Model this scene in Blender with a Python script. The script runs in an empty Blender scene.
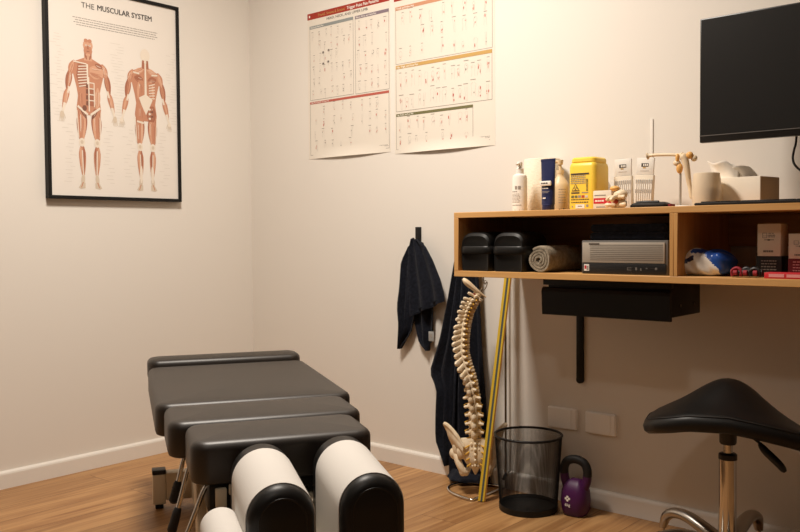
import bpy, bmesh, math, random
from mathutils import Vector, Matrix
random.seed(7)
PI = math.pi
SC = bpy.context.scene
COL = SC.collection

# ------------------------------------------------------------------ materials
def srgb(r, g, b):
    f = lambda c: c/12.92 if c <= .04045 else ((c+.055)/1.055)**2.4
    return (f(r/255), f(g/255), f(b/255), 1)

def mat(name, col, rough=.5, metal=0, bump=None, var=None, trans=0, spec=.5, coat=0, sheen=0, alpha=None, ior=1.45):
    m = bpy.data.materials.new(name); m.use_nodes = True
    nt = m.node_tree; p = nt.nodes['Principled BSDF']
    p.inputs['Base Color'].default_value = col
    p.inputs['Roughness'].default_value = rough
    p.inputs['Metallic'].default_value = metal
    p.inputs['Specular IOR Level'].default_value = spec
    p.inputs['IOR'].default_value = ior
    p.inputs['Transmission Weight'].default_value = trans
    p.inputs['Coat Weight'].default_value = coat
    p.inputs['Sheen Weight'].default_value = sheen
    if alpha is not None: p.inputs['Alpha'].default_value = alpha
    if bump or var:
        tc = nt.nodes.new('ShaderNodeTexCoord')
    if bump:
        sc, st, di = bump
        n = nt.nodes.new('ShaderNodeTexNoise'); n.inputs['Scale'].default_value = sc; n.inputs['Detail'].default_value = 4
        b = nt.nodes.new('ShaderNodeBump'); b.inputs['Strength'].default_value = st; b.inputs['Distance'].default_value = di
        nt.links.new(tc.outputs['Object'], n.inputs['Vector']); nt.links.new(n.outputs['Fac'], b.inputs['Height'])
        nt.links.new(b.outputs['Normal'], p.inputs['Normal'])
    if var:
        sc, c2 = var
        n = nt.nodes.new('ShaderNodeTexNoise'); n.inputs['Scale'].default_value = sc; n.inputs['Detail'].default_value = 5
        mx = nt.nodes.new('ShaderNodeMix'); mx.data_type = 'RGBA'
        mx.inputs[6].default_value = col; mx.inputs[7].default_value = c2
        rp = nt.nodes.new('ShaderNodeMapRange'); rp.inputs[1].default_value = .35; rp.inputs[2].default_value = .65
        nt.links.new(tc.outputs['Object'], n.inputs['Vector']); nt.links.new(n.outputs['Fac'], rp.inputs[0])
        nt.links.new(rp.outputs[0], mx.inputs[0]); nt.links.new(mx.outputs[2], p.inputs['Base Color'])
    return m

def wood_mat(name, c1, c2, axis, rough=.45, scale=1.0):
    """grain running along the given object axis"""
    m = mat(name, c1, rough); nt = m.node_tree; p = nt.nodes['Principled BSDF']
    tc = nt.nodes.new('ShaderNodeTexCoord'); mp = nt.nodes.new('ShaderNodeMapping')
    s = [55*scale]*3; s[axis] = 2.2*scale; mp.inputs['Scale'].default_value = s
    n = nt.nodes.new('ShaderNodeTexNoise'); n.inputs['Scale'].default_value = 1; n.inputs['Detail'].default_value = 6; n.inputs['Distortion'].default_value = .6
    cr = nt.nodes.new('ShaderNodeValToRGB'); cr.color_ramp.elements[0].position = .3; cr.color_ramp.elements[1].position = .7
    cr.color_ramp.elements[0].color = c1; cr.color_ramp.elements[1].color = c2
    nt.links.new(tc.outputs['Object'], mp.inputs[0]); nt.links.new(mp.outputs[0], n.inputs['Vector'])
    nt.links.new(n.outputs['Fac'], cr.inputs[0]); nt.links.new(cr.outputs[0], p.inputs['Base Color'])
    return m

def floor_mat():
    m = mat('oak_planks', srgb(176, 124, 74), .42); nt = m.node_tree; p = nt.nodes['Principled BSDF']
    L = nt.links.new
    tc = nt.nodes.new('ShaderNodeTexCoord')
    mpb = nt.nodes.new('ShaderNodeMapping'); mpb.inputs['Location'].default_value = (.45, -.063, 0)
    br = nt.nodes.new('ShaderNodeTexBrick')
    br.inputs['Scale'].default_value = 1; br.inputs['Brick Width'].default_value = 1.25; br.inputs['Row Height'].default_value = .15
    br.inputs['Mortar Size'].default_value = .0012; br.inputs['Mortar Smooth'].default_value = .3; br.offset = .38
    br.inputs['Color1'].default_value = (0, 0, 0, 1); br.inputs['Color2'].default_value = (1, 1, 1, 1); br.inputs['Mortar'].default_value = (.5, .5, .5, 1)
    L(tc.outputs['Object'], mpb.inputs[0]); L(mpb.outputs[0], br.inputs['Vector'])
    # grain stretched along the planks, shifted per plank
    mp = nt.nodes.new('ShaderNodeMapping'); mp.inputs['Scale'].default_value = (1.6, 26, 1)
    add = nt.nodes.new('ShaderNodeVectorMath'); add.operation = 'ADD'
    sh = nt.nodes.new('ShaderNodeVectorMath'); sh.operation = 'SCALE'; sh.inputs['Scale'].default_value = 9.0
    L(br.outputs['Color'], sh.inputs[0]); L(tc.outputs['Object'], mp.inputs[0]); L(mp.outputs[0], add.inputs[0]); L(sh.outputs[0], add.inputs[1])
    n = nt.nodes.new('ShaderNodeTexNoise'); n.inputs['Scale'].default_value = 1; n.inputs['Detail'].default_value = 6; n.inputs['Distortion'].default_value = 1.1
    L(add.outputs[0], n.inputs['Vector'])
    cr = nt.nodes.new('ShaderNodeValToRGB'); e = cr.color_ramp.elements
    e[0].position = .28; e[0].color = srgb(138, 94, 54); e[1].position = .72; e[1].color = srgb(192, 148, 98)
    L(n.outputs['Fac'], cr.inputs[0])
    tone = nt.nodes.new('ShaderNodeMix'); tone.data_type = 'RGBA'; tone.blend_type = 'MULTIPLY'; tone.inputs[0].default_value = 1
    tr = nt.nodes.new('ShaderNodeMapRange'); tr.inputs[3].default_value = .84; tr.inputs[4].default_value = 1.06
    L(br.outputs['Color'], tr.inputs[0]); L(cr.outputs[0], tone.inputs[6]); L(tr.outputs[0], tone.inputs[7])
    gap = nt.nodes.new('ShaderNodeMix'); gap.data_type = 'RGBA'; gap.inputs[7].default_value = srgb(96, 62, 34)
    L(br.outputs['Fac'], gap.inputs[0]); L(tone.outputs[2], gap.inputs[6]); L(gap.outputs[2], p.inputs['Base Color'])
    b = nt.nodes.new('ShaderNodeBump'); b.inputs['Strength'].default_value = .12; b.inputs['Distance'].default_value = .002
    L(n.outputs['Fac'], b.inputs['Height']); L(b.outputs['Normal'], p.inputs['Normal'])
    return m

M = {}
M['wall'] = mat('wall_paint', srgb(228, 222, 213), .75, bump=(240, .05, .001), spec=.3)
M['trim'] = mat('trim_paint', srgb(232, 227, 219), .45)
M['ceil'] = mat('ceiling_paint', srgb(214, 210, 204), .8)
M['dark_wall'] = mat('darkened_wall_paint', srgb(120, 112, 104), .8)  # for the unseen rear walls, toned down to cut bounced light
M['floor'] = floor_mat()
M['wood_h'] = wood_mat('shelf_wood_along', srgb(198, 146, 84), srgb(216, 168, 106), 1)
M['wood_v'] = wood_mat('shelf_wood_upright', srgb(192, 140, 80), srgb(212, 164, 102), 2)
M['black_metal'] = mat('black_metal', srgb(15, 14, 13), .5, spec=.4, bump=(300, .05, .001))
M['black_plastic'] = mat('black_plastic', srgb(28, 27, 27), .42)
M['black_frame'] = mat('black_frame', srgb(13, 12, 11), .5, spec=.35)
M['screen'] = mat('dark_screen', srgb(30, 29, 28), .35, spec=.4)
M['bezel'] = mat('monitor_bezel', srgb(24, 23, 22), .35)
M['leather'] = mat('black_leather', srgb(30, 24, 19), .44, bump=(420, .14, .0012), spec=.75, var=(6, srgb(36, 29, 23)))
M['leather2'] = mat('black_vinyl_end', srgb(19, 18, 17), .42, spec=.4, bump=(420, .12, .001))
M['seam'] = mat('seam_thread', srgb(34, 30, 27), .7)
M['paper'] = mat('face_paper', srgb(212, 208, 202), .85, bump=(160, .1, .001), spec=.2)
M['beige_metal'] = mat('beige_powdercoat', srgb(208, 194, 170), .45)
M['chrome'] = mat('chrome', srgb(214, 210, 204), .14, 1)
M['alu'] = mat('cast_aluminium', srgb(178, 172, 164), .28, 1)
M['rubber'] = mat('black_rubber', srgb(24, 23, 23), .6)
M['navy_towel'] = mat('navy_towel', srgb(26, 28, 36), 1, bump=(420, 1, .006), var=(90, srgb(38, 41, 51)), sheen=.08, spec=.03)
M['towel_band'] = mat('navy_towel_band', srgb(36, 39, 47), .95, bump=(300, .4, .002), spec=.05)
M['tag'] = mat('woven_tag', srgb(150, 152, 150), .8)
M['grey_towel'] = mat('grey_towel', srgb(170, 158, 138), .95, bump=(420, 1, .004), var=(90, srgb(140, 128, 110)), spec=.1)
M['bone'] = mat('model_bone', srgb(242, 228, 202), .5, var=(35, srgb(228, 206, 170)))
M['bone_pale'] = mat('model_bone_pale', srgb(232, 214, 184), .45, var=(30, srgb(220, 196, 160)))
M['disc'] = mat('disc_tan', srgb(214, 178, 120), .5)
M['nerve'] = mat('nerve_yellow', srgb(222, 174, 70), .45)
M['cartilage'] = mat('cartilage_orange', srgb(226, 172, 96), .45)
M['artery'] = mat('artery_red', srgb(150, 50, 36), .5)
M['white_plastic'] = mat('white_plastic', srgb(232, 228, 220), .4)
M['plate'] = mat('plate_plastic', srgb(250, 248, 244), .3)
M['cream_plastic'] = mat('cream_plastic', srgb(220, 198, 162), .4)
M['tan_label'] = mat('tan_label', srgb(206, 172, 120), .5)
M['paper_towel'] = mat('paper_towel', srgb(236, 226, 206), .95, bump=(150, .8, .003), spec=.1)
M['yellow'] = mat('sharps_yellow', srgb(246, 208, 74), .38)
M['navy_tube'] = mat('navy_tube', srgb(32, 38, 76), .35)
M['ink'] = mat('dark_ink', srgb(62, 58, 56), .8)
M['ink_soft'] = mat('grey_ink', srgb(150, 142, 134), .8)
M['ink_faint'] = mat('faint_ink', srgb(204, 196, 186), .8)
M['ink_pale'] = mat('pale_ink', srgb(212, 204, 194), .8)
M['print_paper'] = mat('print_paper', srgb(228, 221, 212), .55)
M['chart_paper'] = mat('chart_paper', srgb(226, 218, 205), .5)
M['musc'] = mat('muscle_print', srgb(190, 134, 106), .6)
M['musc_l'] = mat('muscle_print_light', srgb(208, 160, 132), .6)
M['musc_d'] = mat('muscle_print_dark', srgb(162, 104, 80), .6)
M['musc_k'] = mat('muscle_print_deep', srgb(124, 82, 66), .6)
M['tendon'] = mat('tendon_print', srgb(226, 214, 198), .6)
M['skin_pr'] = mat('hand_print', srgb(206, 190, 170), .6)
M['red_band'] = mat('red_banner', srgb(160, 48, 34), .55)
M['red_bar'] = mat('dusty_red_bar', srgb(182, 92, 78), .55)
M['orange_bar'] = mat('orange_bar', srgb(196, 142, 110), .55)
M['gold_bar'] = mat('gold_bar', srgb(194, 156, 92), .55)
M['green_bar'] = mat('olive_bar', srgb(112, 108, 72), .55)
M['teal_bar'] = mat('grey_teal_bar', srgb(140, 146, 144), .55)
M['violet_bar'] = mat('grey_violet_bar', srgb(128, 114, 124), .55)
M['dot_red'] = mat('red_pattern_ink', srgb(186, 70, 58), .6)
M['dot_pale'] = mat('pale_pattern_ink', srgb(206, 150, 134), .6)
M['text_white'] = mat('white_ink', srgb(236, 230, 220), .6)
M['box_white'] = mat('carton_white', srgb(226, 216, 198), .55)
M['box_dark'] = mat('carton_black', srgb(34, 32, 32), .5)
M['maroon'] = mat('carton_maroon', srgb(120, 30, 40), .5)
M['red_print'] = mat('red_print', srgb(200, 40, 50), .5)
M['dull_red'] = mat('dull_red_fabric', srgb(150, 34, 46), .7)
M['pink_print'] = mat('pink_print', srgb(226, 150, 150), .5)
M['blue_film'] = mat('blue_film', srgb(34, 74, 150), .28)
M['navy_film'] = mat('navy_film', srgb(26, 36, 76), .3)
M['white_film'] = mat('white_film', srgb(230, 226, 218), .3)
M['pc_silver'] = mat('silver_panel', srgb(176, 166, 152), .45, .25)
M['pc_line'] = mat('silver_groove', srgb(110, 102, 94), .5, .4)
M['pc_grey'] = mat('grey_case', srgb(112, 108, 104), .45, .3)
M['purple'] = mat('purple_vinyl', srgb(70, 20, 72), .45)
M['pole_yellow'] = mat('pole_yellow', srgb(232, 196, 60), .45)
M['pole_grey'] = mat('pole_grey', srgb(84, 92, 88), .5)
M['pole_brown'] = mat('pole_brown', srgb(158, 106, 48), .5)
M['tissue'] = mat('tissue', srgb(240, 232, 220), .9, spec=.1)
M['tissue_box'] = mat('tissue_carton', srgb(240, 226, 202), .6, var=(5, srgb(246, 236, 220)))
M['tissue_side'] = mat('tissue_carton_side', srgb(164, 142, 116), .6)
M['frost'] = mat('frosted_glass', srgb(248, 232, 206), .3, trans=.35, spec=.5)
M['wax'] = mat('candle_wax', srgb(238, 218, 186), .5)
M['clear'] = mat('clear_film', srgb(236, 236, 232), .12, trans=.85, spec=.5)
M['pole_rod'] = mat('grey_rod', srgb(176, 168, 156), .4, .3)
M['steel_thin'] = mat('steel_rod', srgb(150, 144, 136), .25, 1)

# ------------------------------------------------------------------ mesh helpers
class B:
    """collects shapes into one mesh with one or more materials"""
    def __init__(s): s.v = []; s.f = []; s.m = []; s.s = []; s.mats = []
    def mi(s, m):
        if m not in s.mats: s.mats.append(m)
        return s.mats.index(m)
    def add(s, vs, fs, m, smooth=True, X=None):
        o = len(s.v); k = s.mi(m)
        s.v += [(X @ Vector(v)) if X else Vector(v) for v in vs]
        for f in fs: s.f.append([o+i for i in f]); s.m.append(k); s.s.append(smooth)
        return s
    def box(s, lo, hi, m, bev=0, X=None, seg=2):
        bm = bmesh.new(); bmesh.ops.create_cube(bm, size=1)
        lo, hi = Vector(lo), Vector(hi); d = hi-lo; c = (lo+hi)/2
        for v in bm.verts: v.co = Vector((v.co.x*d.x, v.co.y*d.y, v.co.z*d.z))+c
        if bev: bmesh.ops.bevel(bm, geom=bm.edges[:], offset=min(bev, min(d)*.49), segments=seg, profile=.5, affect='EDGES')
        return s.bm(bm, m, bool(bev), X)
    def bm(s, bm, m, smooth=True, X=None):
        bm.verts.index_update()
        s.add([v.co.copy() for v in bm.verts], [[v.index for v in f.verts] for f in bm.faces], m, smooth, X); bm.free(); return s
    def loft(s, rings, m, closed=True, caps=(True, True), smooth=True, X=None):
        n = len(rings[0]); vs = [p for r in rings for p in r]; fs = []
        for i in range(len(rings)-1):
            for j in range(n if closed else n-1):
                a = i*n+j; b = i*n+(j+1) % n; fs.append([a, b, b+n, a+n])
        if caps[0]: fs.append(list(range(n))[::-1])
        if caps[1]: fs.append([(len(rings)-1)*n+j for j in range(n)])
        return s.add(vs, fs, m, smooth, X)
    def lathe(s, prof, m, n=32, X=None, caps=(True, True)):
        return s.loft([[(r*math.cos(2*PI*k/n), r*math.sin(2*PI*k/n), z) for k in range(n)] for r, z in prof], m, True, caps, True, X)
    def tube(s, pts, r, m, n=10, X=None, closed=False, flat=1.0):
        pts = [Vector(p) for p in pts]; N = len(pts)
        rs = r if isinstance(r, (list, tuple)) else [r]*N
        rings = []; up = None
        for i, p in enumerate(pts):
            if closed: t = pts[(i+1) % N]-pts[i-1]
            else: t = pts[min(i+1, N-1)]-pts[max(i-1, 0)]
            t.normalize()
            if up is None: up = Vector((0, 0, 1)) if abs(t.z) < .9 else Vector((0, 1, 0))
            a = t.cross(up)
            if a.length < 1e-5: a = t.orthogonal()
            a.normalize(); b = a.cross(t).normalized(); up = b
            rings.append([p+a*math.cos(2*PI*k/n)*rs[i]+b*math.sin(2*PI*k/n)*rs[i]*flat for k in range(n)])
        if closed: rings.append(rings[0])
        return s.loft(rings, m, True, (not closed, not closed), True, X)
    def ball(s, c, r, m, n=16, X=None):
        r = r if hasattr(r, '__len__') else (r, r, r)
        bm = bmesh.new(); bmesh.ops.create_uvsphere(bm, u_segments=n, v_segments=max(6, n//2+2), radius=1)
        for v in bm.verts: v.co = Vector((v.co.x*r[0]+c[0], v.co.y*r[1]+c[1], v.co.z*r[2]+c[2]))
        return s.bm(bm, m, True, X)
    def slab(s, w, l, prof, cr, m, X=None, crown=0, cx=0, cy=0, seg=6, taper=0):
        """rounded rectangle w x l lofted through (inset, z) pairs; taper narrows it along y"""
        def ring(ins, z):
            o = []
            hw, hl, c = w/2-ins, l/2-ins, max(cr-ins, .001)
            for sx, sy, a0 in ((1, 1, 0), (-1, 1, 90), (-1, -1, 180), (1, -1, 270)):
                for k in range(seg+1):
                    a = math.radians(a0+90*k/seg)
                    x = sx*(hw-c)+c*math.cos(a); y = sy*(hl-c)+c*math.sin(a)
                    o.append((cx+x*(1+taper*y/l), cy+y, z))
            return o
        R = [ring(i, z) for i, z in prof]
        if crown:
            i0, z0 = prof[-1]
            for f in (.25, .5, .75, .95):
                R.append(ring(i0+(min(w, l)/2-i0-.002)*f, z0+crown*(1-(1-f)**2)))
        return s.loft(R, m, True, (True, True), True, X)
    def sheet(s, left, right, m, n=18, nu=12, fold=(.01, 3, 0), base=.02, thick=.006, X=None, grow=True):
        """hanging cloth between two edge polylines given as (s, z); depth rippled by folds"""
        def samp(pl, t):
            pl = [Vector(p) for p in pl]; d = [0]
            for a, b in zip(pl, pl[1:]): d.append(d[-1]+(b-a).length)
            q = t*d[-1]
            for i in range(len(pl)-1):
                if q <= d[i+1] or i == len(pl)-2:
                    return pl[i].lerp(pl[i+1], (q-d[i])/max(d[i+1]-d[i], 1e-6))
        A, k, ph = fold; F = []; Bk = []
        for i in range(n+1):
            t = i/n; l = samp(left, t); r = samp(right, t)
            for j in range(nu+1):
                u = j/nu; p = l.lerp(r, u)
                rip = math.sin(u*k*PI+ph+t*.7)*A*(min(1, .35+t) if grow else 1)
                edge = 1-.35*abs(2*u-1)**4
                d = base+A+rip*edge
                F.append((p.x, d+thick, p.y)); Bk.append((p.x, d, p.y))
        N = len(F); vs = F+Bk; fs = []; W_ = nu+1
        for i in range(n):
            for j in range(nu):
                a = i*W_+j; q = [a, a+1, a+W_+1, a+W_]
                fs.append(q); fs.append([N+x for x in q[::-1]])
        bd = [j for j in range(nu)]+[i*W_+nu for i in range(n)]+[n*W_+j for j in range(nu, 0, -1)]+[i*W_ for i in range(n, 0, -1)]
        for a, b in zip(bd, bd[1:]+bd[:1]): fs.append([b, a, N+a, N+b])
        # local frame: x along the wall, y depth; front is -y
        return s.add([(x, -d, z) for x, d, z in vs], fs, m, True, X)
    def obj(s, name, parent=None, loc=(0, 0, 0), rotz=0, sub=0):
        me = bpy.data.meshes.new(name); me.from_pydata([tuple(v) for v in s.v], [], s.f)
        for m in s.mats: me.materials.append(m)
        me.polygons.foreach_set('material_index', s.m); me.polygons.foreach_set('use_smooth', s.s)
        me.update()
        bm = bmesh.new(); bm.from_mesh(me); bmesh.ops.recalc_face_normals(bm, faces=bm.faces)
        for e in bm.edges:
            if len(e.link_faces) == 2 and e.calc_face_angle(0) > math.radians(38): e.smooth = False
        bm.to_mesh(me); bm.free()
        o = bpy.data.objects.new(name, me); COL.objects.link(o)
        if parent: o.parent = parent
        o.location = loc; o.rotation_euler = (0, 0, rotz)
        if sub:
            md = o.modifiers.new('sub', 'SUBSURF'); md.levels = sub; md.render_levels = sub
        return o

def rib(pl, n):
    """resample a polyline with Catmull-Rom into n points"""
    P = [Vector(p) for p in pl]; P = [2*P[0]-P[1]]+P+[2*P[-1]-P[-2]]; o = []
    for i in range(n):
        t = i/(n-1)*(len(P)-3); k = min(int(t), len(P)-4); f = t-k
        a, b, c, d = P[k:k+4]
        o.append(.5*((2*b)+(c-a)*f+(2*a-5*b+4*c-d)*f*f+(3*b-a-3*c+d)*f**3))
    return o

def thing(name, label, cat, loc=(0, 0, 0), rotz=0, group=None):
    o = bpy.data.objects.new(name, None); COL.objects.link(o); o.empty_display_size = .05
    o.location = loc; o.rotation_euler = (0, 0, rotz); o['label'] = label; o['category'] = cat
    if group: o['group'] = group
    return o
def tag(o, label, cat, group=None):
    o['label'] = label; o['category'] = cat
    if group: o['group'] = group
    return o
def struct(o): o['kind'] = 'structure'; return o

RW = -PI/2                                   # local x along the right wall, local y into it
def wl(s, d, z): return (-d, -s, z)          # s from the corner, d out from the right wall

_txt = {}
def text_polys(body, size, bold=False, sx=1.0):
    """glyph outlines as filled faces, baseline-left at the origin"""
    key = body
    if key not in _txt:
        cu = bpy.data.curves.new('t', 'FONT'); cu.body = body; cu.size = 1; cu.resolution_u = 2
        ob = bpy.data.objects.new('t', cu); COL.objects.link(ob)
        dg = bpy.context.evaluated_depsgraph_get(); dg.update()
        me = ob.evaluated_get(dg).to_mesh()
        vs = [(v.co.x, v.co.y) for v in me.vertices]; fs = [list(p.vertices) for p in me.polygons]
        ob.evaluated_get(dg).to_mesh_clear()
        bpy.data.objects.remove(ob); bpy.data.curves.remove(cu)
        _txt[key] = (vs, fs, max([v[0] for v in vs] or [0]))
    vs, fs, w = _txt[key]
    return [(x*size*sx, y*size) for x, y in vs], fs, w*size*sx

class Art:
    """flat print in (u, v) on a face whose front looks to local -y"""
    def __init__(s, y=0): s.b = B(); s.y = y; s.k = 0
    def poly(s, pts, m, lay=1):
        s.k = (s.k+1) % 90
        s.b.add([(u, s.y-.00025*lay-2.6e-6*s.k, v) for u, v in pts], [list(range(len(pts)))], M[m], False)
    def rect(s, u0, v0, u1, v1, m, lay=1): s.poly([(u0, v0), (u1, v0), (u1, v1), (u0, v1)], m, lay)
    def frame(s, u0, v0, u1, v1, t, m, lay=1):
        s.rect(u0, v0, u1, v0+t, m, lay); s.rect(u0, v1-t, u1, v1, m, lay); s.rect(u0, v0+t, u0+t, v1-t, m, lay); s.rect(u1-t, v0+t, u1, v1-t, m, lay)
    def line(s, a, b, w, m, lay=1, w2=None):
        a, b = Vector(a), Vector(b); d = (b-a).normalized(); n = Vector((-d.y, d.x)); w2 = w if w2 is None else w2
        s.poly([a-n*w/2, b-n*w2/2, b+n*w2/2, a+n*w/2], m, lay)
    def text(s, body, u, v, size, m='ink', lay=3, align='l', bold=False, width=None, rot=0):
        _, _, w = text_polys(body, size, bold); sx = 1
        if width: sx = width/max(w, 1e-6); w = width
        vs, fs, _ = text_polys(body, size, bold, sx)
        off = {'l': 0, 'c': -w/2, 'r': -w}[align]; c, sn = math.cos(rot), math.sin(rot)
        for k, (ox, oy) in enumerate(((-.022, 0), (.022, 0), (0, .018), (0, -.014)) if bold else ((0, 0),)):
            s.b.add([(u+ox*size+(x+off)*c-y*sn, s.y-.00025*lay-.00004*k, v+oy*size+(x+off)*sn+y*c) for x, y in vs], fs, M[m], False)
    def blob(s, c, ru, rv, m, lay=2, n=12, rot=0):
        cs, sn = math.cos(rot), math.sin(rot)
        s.poly([(c[0]+ru*math.cos(a)*cs-rv*math.sin(a)*sn, c[1]+ru*math.cos(a)*sn+rv*math.sin(a)*cs) for a in [2*PI*k/n for k in range(n)]], m, lay)
    def spindle(s, a, b, w, m, lay=2, ends=.25, skew=.45, n=8, bend=0):
        s._spindle(a, b, w, m, lay, ends, skew, n, bend)
        if w > .013 and m.startswith('musc'):                       # muscle fibres
            a, b = Vector(a), Vector(b); d = b-a; nn = Vector((-d.y, d.x)).normalized()
            for k in range(int(w/.0055)+1):
                q = (random.random()-.5)*w*.62; t0 = random.uniform(.12, .3); t1 = random.uniform(.6, .88)
                s.line(a+d*t0+nn*q*.8, a+d*t1+nn*q, .0016, random.choice(('musc_l', 'musc_d', 'musc_d', 'tendon')), lay+.5, .0009)
    def _spindle(s, a, b, w, m, lay=2, ends=.25, skew=.45, n=8, bend=0):
        a, b = Vector(a), Vector(b); d = b-a; nn = Vector((-d.y, d.x)).normalized(); L, R = [], []
        for i in range(n+1):
            t = i/n; k = t/skew*.5 if t < skew else .5+(t-skew)/(1-skew)*.5
            ww = w/2*(ends+(1-ends)*math.sin(PI*k)); c = a+d*t+nn*bend*math.sin(PI*t)
            L.append(c+nn*ww); R.append(c-nn*ww)
        s.poly(L+R[::-1], m, lay)
    def obj(s, name, parent): return s.b.obj(name, parent)

def lab_lines(A, u0, u1, v0, v1, n, m='ink_soft', h=.0018):
    for i in range(n):
        v = v1-(v1-v0)*i/max(n-1, 1); u = u0
        while u < u1-.003:
            w = random.uniform(.003, .009); A.rect(u, v, min(u+w, u1), v+h, m, 1); u += w+.0016

# ------------------------------------------------------------------ the room
XW, YW, HC = -4.4, -5.2, 2.62
struct(B().box((XW, YW, -.1), (.1, .1, 0), M['floor']).obj('floor'))
struct(B().box((XW, YW, HC), (.1, .1, HC+.1), M['ceil']).obj('ceiling'))
struct(B().box((XW, 0, 0), (.1, .1, HC), M['wall']).obj('wall_left'))
struct(B().box((0, YW, 0), (.1, 0, HC), M['wall']).obj('wall_right'))
struct(B().box((XW-.1, YW, 0), (XW, .1, HC), M['dark_wall']).obj('wall_rear'))
struct(B().box((XW, YW-.1, 0), (0, YW, HC), M['dark_wall']).obj('wall_near'))
def skirting(name, lenx, X):
    prof = [(0, 0), (-.014, 0), (-.014, .055), (-.012, .061), (-.007, .066), (0, .067)]
    b = B(); rings = [[(x, y, z) for y, z in prof] for x in (0, lenx)]
    b.loft(rings, M['trim'], True, (True, True), False, X); return struct(b.obj(name))
skirting('baseboard_left', -XW, Matrix.Translation((XW, 0, 0)))
skirting('baseboard_right', -YW-.0141, Matrix.Translation((0, -.0141, 0)) @ Matrix.Rotation(RW, 4, 'Z'))
b = B(); b.box((2.060, -.004, 1.037), (2.069, 0, 1.34), M['wall'], .0015, Matrix.Rotation(RW, 4, 'Z')); struct(b.obj('trim_1'))

# ------------------------------------------------------------------ framed anatomy chart (left wall)
FW, FH, FD = .620, .867, .030
fr = thing('anatomy_chart', 'framed muscular system chart with two red muscle figures on left wall', 'poster', (-1.041, 0, 1.118))
b = B(); t = .0135
for lo, hi in (((0, -FD, 0), (FW, 0, t)), ((0, -FD, FH-t), (FW, 0, FH)), ((0, -FD, t), (t, 0, FH-t)), ((FW-t, -FD, t), (FW, 0, FH-t))):
    b.box(lo, hi, M['black_frame'], .0012, seg=1)
b.obj('picture_frame', fr)
B().box((t, -.021, t), (FW-t, -.004, FH-t), M['print_paper']).obj('print_sheet', fr)
A = Art(-.0211)
_, _, w1 = text_polys('THE ', .0335); _, _, w2 = text_polys('MUSCULAR SYSTEM', .0335, True)
A.text('THE', .156, .779, .031, 'ink', width=.058)
A.text('MUSCULAR SYSTEM', .226, .780, .031, 'ink', bold=True, width=.258)
for i, (u0, u1) in enumerate(((.118, .512), (.128, .505), (.122, .512), (.134, .498))):
    v = .733-i*.0095
    u = u0
    while u < u1:                                                     # rows of tiny words
        w = random.uniform(.006, .02); A.rect(u, v, min(u+w, u1), v+.0028, 'ink_soft'); u += w+.0025
def leader_lines(A, cx, half, v0, v1, n):
    for i in range(n):
        v = v0+(v1-v0)*i/(n-1)
        for sg in (-1, 1):
            a = half+random.uniform(-.006, .03); w = random.uniform(.016, .034)
            u0 = cx+sg*a; A.rect(min(u0, u0+sg*w), v, max(u0, u0+sg*w), v+.0016, 'ink_pale')
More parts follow.
